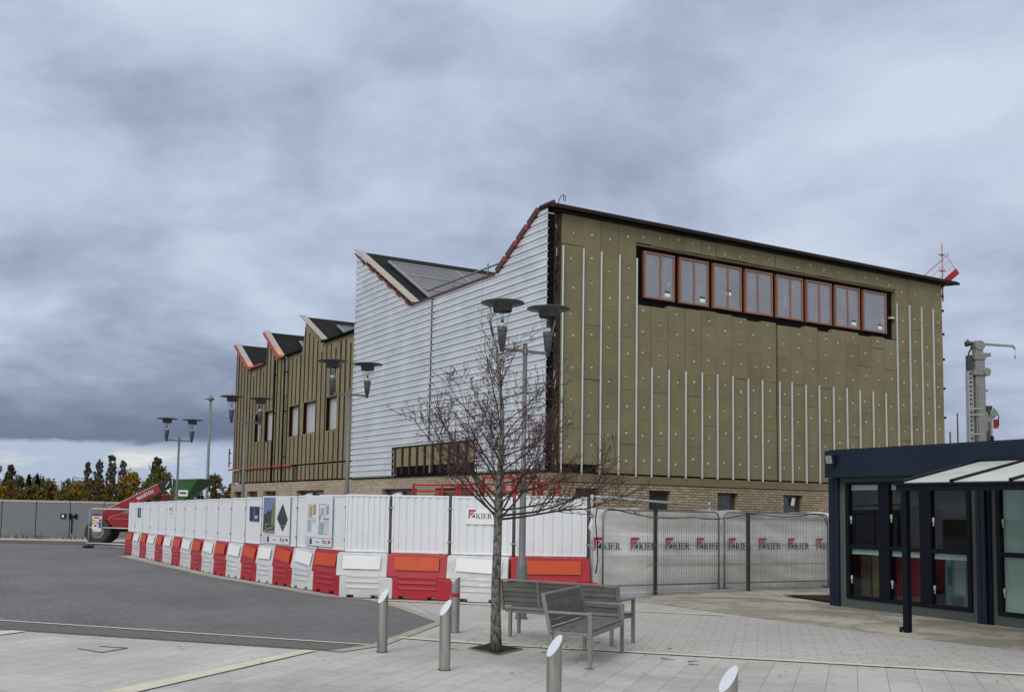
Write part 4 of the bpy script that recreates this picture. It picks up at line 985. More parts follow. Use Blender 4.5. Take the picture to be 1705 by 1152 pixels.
# ------------------------------------------------------------------ twin lantern lamp posts
lamp_grey = M('grey_lamp_paint', (.130, .140, .150), .45, var=.10, metal=.1); cone_m = M('dark_grey_lantern_cone', (.072, .080, .088), .5, var=.1)
lamp_dark = M('dark_lamp_canopy', (.055, .062, .066), .45, var=.12)
lamp_under = M('pale_canopy_underside', (.34, .35, .36), .5); lamp_glass = glassmat('lantern_glass', (.93, .94, .95), .04, .06, .12, .45)
lamp_rec = M('reflector_white', (.60, .62, .62), .35)
def lamp(x, y, ztop_, rz, label, base=True):
    t = thing('street_lamp', label, 'street lamp', (x, y, 0), rz, 'twin lantern street lamps'); h = ztop_ - .66
    b = MB(); b.lathe([(.085, 0), (.085, .82), (.078, .87), (.055, .92), (.050, 2.2), (.040, 2.25), (.036, h), (.0, h)], 20); b.build('pole', lamp_grey, t)
    b = MB(); b.lathe([(.105, 0), (.105, .012), (.086, .03)], 20); b.build('base_collar', lamp_dark, t)
    b = MB()
    b.bar((-.42, 0, h - .125), (.42, 0, h - .125), .028, .045); b.lathe([(.046, h - .17), (.046, h - .08)], 16)
    b.build('arm', lamp_grey, t)
    for s_ in (-1, 1):
        cx = .43 * s_; z0 = h - .17
        b = MB(); b.lathe([(.0, z0), (.034, z0), (.034, z0 + .085), (.050, z0 + .09), (.074, z0 + .30), (.076, z0 + .325), (.082, z0 + .33), (.082, z0 + .35), (.077, z0 + .353), (.083, z0 + .375), (.083, z0 + .392), (.0, z0 + .392)], 20, (cx, 0, 0)); l_ = b.build('lantern', cone_m, t)
        b = MB(); b.lathe([(.078, z0 + .394), (.135, z0 + .64)], 24, (cx, 0, 0)); b.build('glass', lamp_glass, l_, fix=False)
        b = MB(); b.lathe([(.0, z0 + .394), (.046, z0 + .394), (.046, z0 + .45), (.034, z0 + .46), (.0, z0 + .46)], 14, (cx, 0, 0)); b.build('lamp_holder', lamp_rec, l_)
        b = MB(); b.lathe([(.034, z0 + .462), (.010, z0 + .53), (.0, z0 + .53)], 12, (cx, 0, 0)); b.tube((cx - .02, 0, z0 + .53), (cx - .02, 0, z0 + .66), .004, n=5); b.tube((cx + .02, 0, z0 + .53), (cx + .02, 0, z0 + .66), .004, n=5); b.build('bulb_shield', lamp_dark, l_)
        b = MB(); b.lathe([(.142, z0 + .64), (.150, z0 + .645), (.160, z0 + .755), (.345, z0 + .772), (.352, z0 + .780), (.345, z0 + .787), (.12, z0 + .805), (.02, z0 + .815), (.015, z0 + .84), (.0, z0 + .84)], 40, (cx, 0, 0)); b.build('canopy', lamp_dark, l_)
    return t
LR = R(28)
lamp(.950, 16.20, 5.02, LR, 'twin lantern street lamp behind the benches and the bare tree, nearest one')
pB = atY(577, 830, 23.25); lamp(pB.x, pB.y, 5.04, LR, 'twin lantern street lamp rising behind the bend of the hoarding')
pC = atY(404, 830, 30.2); lamp(pC.x, pC.y, 4.92, LR, 'twin lantern street lamp at the far left corner of the saw-tooth building')
pD = atY(294, 830, 35.2); lamp(pD.x, pD.y, 4.64, LR, 'twin lantern street lamp farthest left, by the green skip')
pE = atY(344.5, 820, 46.0); ml = thing('street_lamp', 'tall plain single headed lamp column between two twin lantern lamps', 'street lamp', (pE.x, pE.y, 0))
b = MB(); b.lathe([(.11, 0), (.11, 1.0), (.075, 1.1), (.058, 6.35), (0, 6.35)], 14); b.build('pole', M('mast_grey', (.17, .18, .19), .5), ml)
b = MB(); b.lathe([(.0, 6.36), (.10, 6.36), (.16, 6.42), (.15, 6.48), (.05, 6.55), (.03, 6.62), (0, 6.62)], 14); b.box(-.28, -.10, -.05, .05, 6.40, 6.44); b.build('lamp_head', M('mast_grey', (.17, .18, .19), .5), ml)

# ------------------------------------------------------------------ bollards
steel_m, t_, p_ = nodes_of('brushed_stainless_steel')
oi_ = tnode(t_, 'ShaderNodeObjectInfo'); w_ = tnode(t_, 'ShaderNodeMath', operation='MULTIPLY'); w_.inputs[1].default_value = 19.0; t_.links.new(oi_.outputs['Random'], w_.inputs[0])
f_ = tnoise(t_, tcoord(t_, (9, 9, 1.2)), 2.2, 6, .65, .3, w_.outputs[0]); f2_ = tnoise(t_, tcoord(t_, (60, 60, 1)), 3, 3, .6)
c_ = tmix(t_, trange(t_, f_, .35, .70, 0, 1), (.41, .40, .385), (.25, .24, .225)); t_.links.new(c_, p_.inputs['Base Color'])
p_.inputs['Metallic'].default_value = .8; t_.links.new(trange(t_, f2_, .3, .7, .34, .48), p_.inputs['Roughness'])
cut_m = M('polished_steel_cut', (.80, .81, .84), .35, metal=.55, var=.04)
def bollard(x, y, label, cutdir, h=.735, r=.060, band=False):
    t = thing('bollard', label, 'bollard', (x, y, 0), cutdir, 'steel bollards with slanted tops'); n = 32; sl3 = 1.35
    b = MB(); ring0 = [(r * math.cos(6.2832 * k / n), r * math.sin(6.2832 * k / n), 0) for k in range(n)]
    ring1 = [(x_, y_, h - r * sl3 * (1 - x_ / r) ) for x_, y_, _ in ring0]   # slopes down towards -x
    b.add(ring0 + ring1, [(k, (k + 1) % n, n + (k + 1) % n, n + k) for k in range(n)], 0, True)
    b.build('post', steel_m, t, fix=True)
    b = MB(); b.add([(x_, y_, z_ + .0005) for x_, y_, z_ in ring1], [list(range(n))]); b.build('slanted_top', cut_m, t, fix=False)
    b = MB(); b.lathe([(r + .010, .0), (r + .010, .006), (r + .0005, .012)], 28); b.build('base_ring', M('dark_joint', (.05, .05, .048), .8), t)
    if band:
        b = MB(); b.lathe([(r + .0012, h - .27), (r + .0012, h - .215)], 28); b.build('red_band', M('red_reflective_band', (.36, .010, .028), .35), t)
    return t
# local -x is the low side of the cut
def bdir(x, y, side): 
    v = Vector((-x, -y)).normalized(); return math.atan2(v.y, v.x) + math.pi + side
LO = -.95
p1_ = at(636, 1085); bollard(p1_.x, p1_.y, 'steel bollard with slanted top, farthest left at the edge of the dark paving', bdir(p1_.x, p1_.y, LO))
p2_ = at(740, 1115); bollard(p2_.x, p2_.y, 'steel bollard with slanted top, just in front of the one with a red band', bdir(p2_.x, p2_.y, LO))
p3_ = at(757, 1053); bollard(p3_.x, p3_.y, 'steel bollard with a red band round it, its slanted top turned away', bdir(p3_.x, p3_.y, LO) - 1.25, .76, .063, True)
p4_ = Vector((.735, 8.06, 0)); bollard(p4_.x, p4_.y, 'steel bollard in front of the benches, its foot below the picture edge', bdir(p4_.x, p4_.y, LO))
p5_ = Vector((1.715, 6.62, 0)); bollard(p5_.x, p5_.y, 'steel bollard nearest the viewer, only its slanted top showing', bdir(p5_.x, p5_.y, LO))

# ------------------------------------------------------------------ benches
weathered, t_, p_ = nodes_of('weathered_grey_timber')
f_ = tnoise(t_, tcoord(t_, (1.2, 22, 22)), 2.4, 6, .7, .6); f2_ = tnoise(t_, tcoord(t_), 4.5, 5, .7, .5)
oi_ = tnode(t_, 'ShaderNodeObjectInfo')
c_ = tmix(t_, trange(t_, f_, .32, .70, 0, 1), (.085, .085, .083), (.155, .154, .150)); c_ = tmix(t_, trange(t_, f2_, .45, .70, 0, .55), c_, (.055, .055, .054))
k_ = trange(t_, oi_.outputs['Random'], 0, 1, .85, 1.15); cc_ = tnode(t_, 'ShaderNodeCombineColor')
for i in range(3): t_.links.new(k_, cc_.inputs[i])
c_ = tmix(t_, 1.0, c_, cc_.outputs[0], 'MULTIPLY')
t_.links.new(c_, p_.inputs['Base Color']); p_.inputs['Roughness'].default_value = .85
bump_ = tnode(t_, 'ShaderNodeBump'); bump_.inputs['Strength'].default_value = .4; bump_.inputs['Distance'].default_value = .004; t_.links.new(f_, bump_.inputs['Height']); t_.links.new(bump_.outputs[0], p_.inputs['Normal'])
bench_st = M('bench_steel', (.23, .225, .215), .45, metal=.5, var=.15, scale=6)
def bench(loc, rz, ln, label, over=.12):
    """local: x along the seat, y towards the front; rear legs at y = 0"""
    t = thing('bench', label, 'bench', loc, rz, 'grey timber benches'); D = .46; hs = .385; hb = .755; hx = ln / 2; pw = .042
    back = lambda z: -.085 * (z - hs) / (hb - hs)
    for s_ in (-1, 1):
        x = s_ * (hx - over)
        b = MB(); b.bar((x, 0, 0), (x, 0, hs - .03), pw, pw, (0, 1, 0)); b.build('leg', bench_st, t, bevel=.004)
        b = MB(); b.bar((s_ * (hx - .022), D, 0), (s_ * (hx - .022), D, .565), pw, pw, (0, 1, 0)); b.build('leg', bench_st, t, bevel=.004)
        b = MB(); b.box(s_ * (hx - .022) - .025, s_ * (hx - .022) + .025, -.02, D + .022, .567, .592); b.build('armrest', bench_st, t, bevel=.004)
        b = MB(); b.bar((s_ * (hx - .022), back(hs - .02), hs - .03), (s_ * (hx - .022), back(hb), hb), .04, .044, (0, 1, 0)); b.build('back_post', bench_st, t, bevel=.004)
    b = MB(); b.box(-hx + .045, hx - .045, D - .018, D + .018, hs - .055, hs - .012); b.box(-hx + .045, hx - .045, .012, .045, hs - .055, hs - .012)
    for s_ in (-1, 1): b.box(s_ * (hx - .065) - .018, s_ * (hx - .065) + .018, .046, D - .019, hs - .055, hs - .014)
    b.build('seat_frame', bench_st, t, bevel=.003)
    b = MB(); b.bar((-hx, back(hb) , hb + .012), (hx, back(hb), hb + .012), .05, .024); zz_ = hs + .01; b.bar((-hx + .045, back(zz_), zz_), (hx - .045, back(zz_), zz_), .03, .03)
    for x in ((-ln / 6, ln / 6) if ln > 1.45 else (0,)): b.bar((x, back(hs + .02) - .013, hs + .026), (x, back(hb) - .013, hb - .002), .034, .012, (0, 1, 0))
    b.build('back_frame', bench_st, t, bevel=.003)
    n = 5; hh = (hb - hs - .045) / n
    for k in range(n):
        z = hs + .035 + hh * (k + .5); b = MB(); b.bar((-hx + .046, back(z) + .004, z), (hx - .046, back(z) + .004, z), .020, hh - .003, (0, 0, 1)); b.build('back_slat', weathered, t, bevel=.002)
    n = 5; dd = (D - .03) / n
    for k in range(n):
        y = .025 + dd * (k + .5); b = MB(); b.box(-hx + .046, hx - .046, y - dd / 2 + .002, y + dd / 2 - .002, hs - .010, hs + .012); b.build('seat_slat', weathered, t, bevel=.002)
    return t
A0, A1 = Vector((.53, 13.96)), Vector((2.06, 13.05)); dA = (A1 - A0); mA = (A0 + A1) / 2
bench((mA.x, mA.y, 0), math.atan2(dA.y, dA.x), 1.72, 'grey timber bench seen from behind, right beside the tree trunk', .13)
B0, B1 = Vector((1.42, 11.29)), Vector((1.97, 12.58)); dB = (B1 - B0).normalized(); nB = Vector((-dB.y, dB.x)); 
mB = (B0 + B1) / 2 + nB * .46
bench((mB.x, mB.y, 0), math.atan2(-dB.y, -dB.x), 1.44, 'grey timber bench facing right, in front of the other bench', .06)

# ------------------------------------------------------------------ street tree
bark, t_, p_ = nodes_of('mottled_grey_bark')
f_ = tnoise(t_, tcoord(t_, (2.2, 2.2, 1.4)), 9, 6, .7, .5); f2_ = tnoise(t_, tcoord(t_), 22, 4, .6)
c_ = tmix(t_, trange(t_, f_, .44, .56, 0, 1), (.045, .040, .036), (.19, .183, .16)); c_ = tmix(t_, trange(t_, f2_, .5, .7, 0, .5), c_, (.05, .042, .036)); t_.links.new(c_, p_.inputs['Base Color']); p_.inputs['Roughness'].default_value = .9
bump_ = tnode(t_, 'ShaderNodeBump'); bump_.inputs['Strength'].default_value = .7; bump_.inputs['Distance'].default_value = .01; t_.links.new(f_, bump_.inputs['Height']); t_.links.new(bump_.outputs[0], p_.inputs['Normal'])
twig_m = M('dark_purple_brown_twig', (.036, .023, .022), .8, var=.3, scale=4)
tp = at(826, 1084); tree = thing('tree', 'leafless young street tree with a mottled trunk standing in a square pit', 'tree', (tp.x, tp.y, 0))
rr = random.Random(17); b = MB()
lead = [(0, 0, -.02), (-.01, 0, .35), (-.015, .0, .8), (-.005, .01, 1.3), (.0, 0, 1.75), (.01, .01, 2.1), (.03, .0, 2.6), (.02, -.01, 3.0), (-.03, .0, 3.35), (-.05, .02, 3.65), (-.13, .0, 3.92), (-.16, .02, 4.14)]
lr = [.074, .062, .056, .052, .050, .040, .030, .023, .017, .012, .008, .004]
b.path(lead, lr, 12)
for z in (1.62, 1.78, 1.9, 2.02): b.lathe([(.05, z - .05), (.064, z), (.05, z + .05)], 10)
b.build('trunk', bark, tree)
def lead_at(z):
    for (p0, p1) in zip(lead, lead[1:]):
        if p0[2] <= z <= p1[2]:
            f = (z - p0[2]) / (p1[2] - p0[2]); return Vector(p0) * (1 - f) + Vector(p1) * f
    return Vector(lead[-1])
b = MB(); buds = MB()
def bud(p, d):
    s_ = rr.uniform(.006, .011); buds.path([p, p + d * s_ * 1.6, p + d * s_ * 3.2], [s_ * .35, s_ * .55, .0008], 4, False)
def branch(p, d, ln, r, lvl, curve):
    n = 7 if lvl == 0 else (5 if lvl == 1 else 3); pts = [p.copy()]; rs = [r]; dd = d.normalized()
    for k in range(n):
        dd = (dd + Vector((rr.gauss(0, .10), rr.gauss(0, .10), curve + rr.gauss(0, .07)))).normalized()
        pts.append(pts[-1] + dd * ln / n); rs.append(max(.0022, r * (1 - (k + 1) / n * .80)))
    b.path(pts, rs, 6 if lvl == 0 else (4 if lvl == 1 else 3), False)
    if lvl < 2:
        m_ = int(ln * (1 - .35 * min(1, max(0, (p.z - 2.6)))) * (10.5 if lvl == 0 else 11) + rr.random())
        for q_ in range(m_):
            f = rr.uniform(.22, .97) if lvl == 0 else rr.uniform(.15, .95); i = min(int(f * n), n - 1); g = f * n - i
            q0 = pts[i] * (1 - g) + pts[i + 1] * g; t0 = (pts[i + 1] - pts[i]).normalized()
            s_ = Vector((rr.gauss(0, 1), rr.gauss(0, 1), rr.gauss(.25, .8))); s_ = (s_ - t0 * s_.dot(t0)).normalized()
            nd_ = (t0 * rr.uniform(.6, 1.1) + s_ * rr.uniform(.5, 1.0) + Vector((0, 0, .15)))
            branch(q0, nd_, (ln * (1 - f * .55)) * rr.uniform(.22, .46) if lvl == 0 else rr.uniform(.07, .20), max(.0026, rs[i] * .5), lvl + 1, curve * .6)
    else: bud(pts[-1], dd); 
    if lvl >= 1:
        for q_ in range(2): bud(pts[rr.randrange(1, len(pts))], Vector((rr.gauss(0, 1), rr.gauss(0, 1), .6)).normalized())
NB = 37
for k in range(NB):
    f = k / (NB - 1); z = 1.58 + 2.25 * f ** 2.0; az = k * 2.39996 + rr.uniform(-.3, .3)
    el = R((2, 44, 18, 58, 30, 8, 50, 24)[k % 8] + 14 * f + rr.uniform(-6, 6)); ln = (1.66 - 1.22 * f ** 1.9) * rr.uniform(.85, 1.1)
    if f < .22: ln *= 1.05
    d = Vector((math.cos(az) * math.cos(el), math.sin(az) * math.cos(el), math.sin(el)))
    branch(lead_at(z), d, ln, .0165 * (1 - .6 * f) * rr.uniform(.8, 1.1), 0, .045)
crown = b.build('crown', twig_m, tree, fix=False)
buds.build('buds', M('red_brown_bud', (.11, .030, .030), .7, var=.3), tree, fix=False)
tag(tree.children[-1], kind='stuff') if False else None
# tree pit
P = [at(780, 1080), at(817, 1071.5), at(870, 1081), at(828, 1090.5)]
b = MB(); b.add([(p.x, p.y, .012) for p in P], [(0, 1, 2, 3)]); pit = b.build('tree_pit', soil, fix=False)
tag(pit, 'square pit of dark soil with a steel edge around the tree trunk', 'tree pit')
b = MB()
for i in range(4): b.bar(P[i] + Vector((0, 0, .008)), P[(i + 1) % 4] + Vector((0, 0, .008)), .022, .012)
b.build('steel_edge', galv_dark, pit)
# ------------------------------------------------------------------ dark blue pavilion
navy = M('dark_navy_cladding', (.0058, .0135, .031), .42, var=.18, scale=.8, spec=.35); navy2 = M('deep_navy_frame', (.0022, .0034, .010), .5, var=.2, spec=.22)
greenwall = M('dark_grey_green_panel', (.062, .080, .072), .6, var=.08, scale=1.0)
NA = math.atan2(-.9030122, .4296149)
pv = thing('pavilion', 'dark navy single storey pavilion with tall windows and a glazed canopy', 'building', (6.97, 18.95, .02), NA)
EU = 9.4
b = MB(); b.box(-.10, EU, -.25, 6.3, 2.385, 2.88); b.build('fascia', navy, pv, bevel=.008)
b = MB(); b.box(-.06, EU - .05, -.20, 6.2, 2.882, 2.90); b.build('roof', felt, pv)
BAYS = [(.18, 2.79), (3.24, 5.85), (6.30, 8.91)]
ops = [(a, c, .20, 2.30) for a, c in BAYS]
b = MB()
for a, c, z0, z1 in wall_rects(.02, EU - .05, -.1, 2.383, ops): b.box(a, c, .0, .14, z0, z1)
b.build('wall', greenwall, pv)
b = MB(); b.box(.03, EU - .1, 6.0, 6.1, -.1, 2.38); b.box(EU - .2, EU - .06, .15, 5.99, -.1, 2.38); b.box(.02, .14, .145, 5.99, -.1, 2.38); b.build('wall', navy, pv)
b = MB(); b.box(-.21, .02, -.05, .12, -.1, 2.383); b.box(-.10, -.085, -.058, -.051, -.1, 2.38); b.build('corner_column', navy, pv, bevel=.006)
for u in (2.91, 5.97):
    b = MB(); b.box(u, u + .075, -.07, -.002, -.1, 2.383); b.box(u + .083, u + .165, -.07, -.002, -.1, 2.383); b.build('downpipe', navy, pv, bevel=.006)
    b = MB(); b.box(u + .17, u + .24, -.03, -.002, -.1, 2.383); b.build('dark_joint', navy2, pv)
rcol = dict(red=(.22, .030, .040), mustard=(.19, .145, .060), teal=(.12, .30, .33), grey=(.11, .12, .115), brown=(.15, .11, .085), pale=(.42, .50, .49), dark=(.02, .022, .022))
IM = {k: M('interior_%s' % k, v, .7, var=.15, scale=3) for k, v in rcol.items()}
blind_m = M('pale_green_blind', (.70, .84, .79), .5, var=.05); gl_m = glassmat('dark_window_glass', (.77, .81, .80), .035, .02, .10, .5)
# interior
b = MB(); b.box(.2, EU - .3, .15, 5.9, .0, .02); b.build('floor', M('interior_floor', (.08, .085, .085), .6), pv)
b = MB(); b.box(.2, EU - .3, 3.2, 3.26, .03, 2.37); b.build('partition', M('interior_wall', (.13, .15, .14), .8), pv)
for bi, (a, c) in enumerate(BAYS):
    f_ = MB(); w3 = (c - a) / 3; pan = []
    f_.box(a, c, -.03, .06, 2.26, 2.30); f_.box(a, c, -.03, .06, .20, .265); f_.box(a, c, -.025, .055, 1.105, 1.175)
    for k in range(4):
        x0, x1 = (a, a + .075) if k == 0 else ((c - .075, c) if k == 3 else (a + w3 * k - .115, a + w3 * k + .115))
        f_.box(x0, x1, -.035, .065, .266, 1.104); f_.box(x0, x1, -.035, .065, 1.176, 2.259)
    w_ = f_.build('window', navy2, pv, bevel=.006)
    for k in range(3):
        x0 = a + w3 * k + (.075 if k == 0 else .115); x1 = a + w3 * (k + 1) - (.075 if k == 2 else .115)
        for z0, z1 in ((.266, 1.104), (1.176, 2.259)):
            g = MB(); g.box(x0, x1, .018, .024, z0, z1); g.build('pane', gl_m, w_)
            up = z0 > 1
            hb = .085 if (up and k < 2 and bi == 0) or (not up and bi == 0) else ((z1 - z0 - .01) if bi > 0 and k != 1 else .06)
            if up and bi == 0 and k == 2: continue
            g = MB(); g.box(x0 + .01, x1 - .01, .04, .055, z1 - hb, z1 - .004); g.box(x0 + .005, x1 - .005, .034, .062, z1 - hb - .012, z1 - hb)
            g.build('blind', blind_m, w_)
    for k, zz_ in ((0, 1.62), (1, 1.66), (2, 1.62), (0, .55), (1, .52), (2, .50)):
        g = MB(); x0 = a + w3 * k + (.08 if k == 0 else .12); g.box(x0, x0 + .035, .003, .016, zz_, zz_ + .07); g.box(x0 + .012, x0 + .024, .003, .016, zz_ - .07, zz_); g.build('window_handle', M('pale_handle', (.42, .50, .47), .4), w_)
def inside(name, label, cat, u, v, z0, z1, w, th, mt, extra=()):
    u -= .29
    t = thing(name, label, cat, tuple(pv.matrix_basis @ Vector((0, 0, 0))) if False else (0, 0, 0))
    rot = Matrix.Rotation(NA, 4, 'Z'); p = rot @ Vector((u, v, z0)); t.location = (6.97 + p.x, 18.95 + p.y, .02 + p.z); t.rotation_euler = (0, 0, NA)
    b_ = MB(); b_.box(-w / 2, w / 2, -th / 2, th / 2, 0, z1 - z0); b_.build('board', mt, t, bevel=.004)
    for (x0, x1, a0, a1, m2) in extra:
        b_ = MB(); b_.box(x0, x1, -th / 2 - .006, -th / 2 - .001, a0, a1); b_.build('patch', m2, t)
    return t
inside('display_board', 'mustard yellow board inside the leftmost lower window of the blue building', 'display board', .84, .35, .03, 1.0, .20, .03, IM['mustard'])
inside('display_board', 'brown folded board inside the leftmost lower window of the blue building', 'display board', .52, .40, .03, .96, .24, .03, IM['brown'])
inside('display_board', 'dark red board standing inside the middle lower window of the blue building', 'display board', 1.56, .35, .03, 1.02, .56, .03, IM['red'])
inside('display_board', 'pale teal board with a dark figure inside the third lower window of the blue building', 'display board', 2.50, .35, .03, 1.06, .42, .03, IM['teal'], ((-.16, -.09, .55, .85, IM['dark']), (-.10, .14, .18, .36, IM['grey']), (-.02, .19, .40, .95, IM['pale'])))
# floodlight
fl = MB(); fl.obox((.10, -.315, 2.715), (.19, .05, .19), Euler((R(12), 0, 0))); fl.box(.05, .15, -.30, -.25, 2.56, 2.60); fl.tube((.10, -.27, 2.58), (.10, -.27, 2.64), .012, n=8)
f_ = fl.build('floodlight', M('black_floodlight', (.010, .010, .012), .5), pv, bevel=.006)
g = MB(); g.obox((.10, -.344, 2.713), (.145, .006, .145), Euler((R(12), 0, 0))); g.build('lens', M('grey_floodlight_lens', (.26, .29, .30), .15), f_)
# canopy
cn = navy2; V0 = -2.0
b = MB(); b.box(3.12, EU, V0 - .05, V0 + .05, 2.075, 2.185); b.box(3.10, EU, V0 - .075, V0 - .051, 2.15, 2.19); b.build('gutter', cn, pv, bevel=.008)
b = MB(); b.box(3.10, EU, -.36, -.252, 2.50, 2.60); b.build('wall_plate', cn, pv, bevel=.006)
for u in (3.20, 4.06, 4.98, 5.90, 6.82, 7.74, 8.66):
    b = MB(); b.bar((u, V0 - .02, 2.205), (u, -.30, 2.585), .055, .055); b.build('rafter', cn, pv, bevel=.004)
    if u < 8.6:
        g = MB(); u2 = u + (.86 if u < 4 else .92); g.bar(((u + u2) / 2, V0 + .0, 2.197), ((u + u2) / 2, -.32, 2.572), u2 - u - .06, .012); g.build('canopy_glazing', M('opal_canopy_sheet', (.52, .54, .50), .35, var=.05, scale=.8), pv)
for u in (3.25, 7.0):
    b = MB(); b.box(u - .045, u + .045, V0 - .045, V0 + .045, -.02, 2.073); b.build('canopy_post', cn, pv, bevel=.006)
    b = MB(); b.tube((u - .07, V0 - .02, .06), (u - .05, V0 - .02, .06), .03, n=10); b.tube((u - .075, V0 - .05, -.0), (u - .075, V0 - .05, .08), .022, n=8); b.build('drain_spout', cn, pv)

# ------------------------------------------------------------------ grey site fence far left
fence_g = M('grey_fence_board', (.165, .180, .200), .7, var=.06, scale=.8, dirt=.15, dirtcol=(.13, .13, .125)); fence_cap = M('cream_fence_cap', (.42, .37, .31), .7, var=.1)
ff = thing('site_fence', 'long plain grey board fence with cream capping along the far left road', 'fence', (-21.4, 46.2, 0), R(9))
for k in range(-9, 12):
    x0 = .0 + (k * 1.47) + .60; b = MB(); b.box(x0 + .02, x0 + 1.45, -.03, .02, .04, 1.62); b.build('panel', fence_g, ff)
    b = MB(); b.box(x0 + .012, x0 + 1.458, -.045, .03, 1.622, 1.71); b.build('capping', fence_cap, ff)
    b = MB(); b.box(x0 - .012, x0 + .012, -.02, .06, .0, 1.75); b.build('post', M('dark_fence_gap', (.03, .03, .032), .8), ff)
b = MB(); lx = 3.56
b.box(lx - .42, lx - .20, -.09, -.035, .92, 1.12); b.box(lx - .05, lx + .05, -.10, -.035, .88, 1.14); b.box(lx + .07, lx + .30, -.09, -.035, .96, 1.03); b.box(lx + .20, lx + .30, -.095, -.035, .90, 1.12); b.box(lx + .06, lx + .10, -.08, -.035, .25, .9)
b.build('gate_latch', black_m, ff); b = MB(); b.box(lx - .36, lx - .27, -.096, -.091, .96, 1.08); b.build('latch_label', white_plastic_lbl, ff)

# ------------------------------------------------------------------ telehandler and skip
mred = M('telehandler_red', (.28, .007, .014), .35, var=.12, coat=.2); mblk = M('telehandler_black', (.012, .012, .013), .55, var=.3); tyre_m = M('muddy_tyre', (.045, .042, .040), .9, var=.35, scale=5, dirt=.3, dirtcol=(.10, .09, .08)); rim_m = M('dusty_rim', (.19, .185, .17), .6, var=.2)
th = thing('telehandler', 'red telehandler with raised boom parked behind the far end of the hoarding', 'telehandler', (-14.55, 41.0, 0), R(8))
def wheel(x, y):
    b = MB(); n = 28; prof_ = [(.26, -.17), (.42, -.19), (.49, -.15), (.50, 0), (.49, .15), (.42, .19), (.26, .17)]; base = len(b.v)
    for r_, w_ in prof_:
        for k in range(n):
            a = 6.2832 * k / n; rr_ = r_ + (.012 if (k % 2 and r_ > .48) else 0); b.v.append((x + rr_ * math.cos(a), y + w_, .50 + rr_ * math.sin(a)))
    for i in range(len(prof_) - 1):
        for k in range(n): b.f.append([i * n + k, i * n + (k + 1) % n, (i + 1) * n + (k + 1) % n, (i + 1) * n + k]); b.mi.append(0); b.sm.append(False)
    w_ = b.build('wheel', tyre_m, th)
    b = MB(); b.tube((x, y - .12, .5), (x, y + .12, .5), .27, n=24); b.tube((x, y - .17, .5), (x, y - .121, .5), .10, n=16); b.build('rim', rim_m, w_)
for x in (0, 2.9):
    for y in (0, 1.75): wheel(x, y)
b = MB(); b.box(-.35, 3.5, .35, 1.4, .50, 1.02); b.box(-.1, 3.2, .18, .34, .62, .80); b.build('chassis', mblk, th, bevel=.03)
b = MB(); vs = [(.30, 1.0), (.50, 1.16), (.85, 1.28), (2.2, 1.28), (2.2, .66), (.62, .66), (.42, .78)]
b.prism(vs, lambda u, v, w: (u, w, v), -.05, .95); b.build('engine_cover', mred, th, bevel=.06, seg=4)
b = MB(); b.box(.55, 1.9, -.062, -.052, 1.02, 1.05); b.build('vent_line', M('dull_pink_trim', (.35, .16, .15), .5), th)
b = MB(); b.prism([(-.15, 1.0), (.25, .92), (.35, 1.45), (.0, 1.52)], lambda u, v, w: (u, w, v), .95, 1.35); b.build('counterweight', mred, th, bevel=.04)
b = MB(); b.prism([(2.0, .9), (3.2, .9), (3.0, 2.05), (2.25, 2.05)], lambda u, v, w: (u, w, v), 1.1, 1.9); b.build('cab', mred, th, bevel=.04)
# boom: from the rear pivot up to the right
p0 = Vector((.30, .62, 1.25)); p1 = Vector((2.24, .62, 2.31)); bd = (p1 - p0).normalized(); bu = Vector((-bd.z, 0, bd.x)); ba = math.atan2(bd.z, bd.x)
b = MB(); b.bar(p0 - bd * .15, p1, .34, .35, up=(0, 0, 1)); bo = b.build('boom', mred, th, bevel=.02)
b = MB(); b.bar(p0 + bu * .18 + Vector((0, -.172, 0)) - bd * .1, p1 + bu * .18 + Vector((0, -.172, 0)), .012, .035); b.build('boom_edge', M('pale_grey_edge', (.42, .38, .38), .5), bo)
b = MB(); b.bar(p1 - bd * .02, p1 + bd * .38, .30, .34); b.obox(p1 + bd * .42 + bu * .02, (.30, .36, .40), Euler((0, .2, 0))); b.obox(p1 + bd * .50 - bu * .30, (.22, .30, .45), Euler((0, .1, 0))); b.tube(p1 + bd * .3 + bu * .2, p1 + bd * .75 - bu * .2, .05, n=8); b.box(p1.x + .62, p1.x + .72, .35, .9, 1.75, 2.55); b.build('boom_head', mblk, bo, bevel=.02)
b = MB(); b.obox(p1 + bd * .35 + Vector((0, -.20, -.02)), (.05, .03, .26), Euler((0, .5, 0))); b.tube(p1 + bd * .55 + Vector((0, -.2, .15)), p1 + bd * .60 + Vector((0, -.2, -.45)), .02, n=6); b.build('hydraulic_hose', galv, bo)
def text_mesh(txt, size, extrude, bold=0.0):
    cu = bpy.data.curves.new('lettering', 'FONT'); cu.body = txt; cu.size = size; cu.extrude = extrude; cu.offset = bold; cu.align_x = 'LEFT'; cu.resolution_u = 3
    o = bpy.data.objects.new('lettering', cu); C.objects.link(o); bpy.context.view_layer.update()
    me = bpy.data.meshes.new_from_object(o.evaluated_get(bpy.context.evaluated_depsgraph_get())); bpy.data.objects.remove(o); bpy.data.curves.remove(cu)
    return me
me = text_mesh('MANITOU', .19, .004, .007); me.materials.append(M('boom_lettering', (.62, .60, .60), .5))
lt = bpy.data.objects.new('lettering', me); C.objects.link(lt); lt.parent = bo
ox_ = p0 + bd * 1.22 - bu * .06 + Vector((0, -.177, 0)); lt.matrix_basis = Matrix.Translation(ox_) @ Matrix((bd, bu, Vector((0, -1, 0)))).transposed().to_4x4() @ Matrix.Scale(.82, 4, (1, 0, 0))
b = MB(); b.path([(.55, .0, 1.30), (.60, -.02, 1.46), (.80, -.02, 1.48), (.84, 0, 1.38)], .025, 6); b.build('grab_handle', rim_m, th)
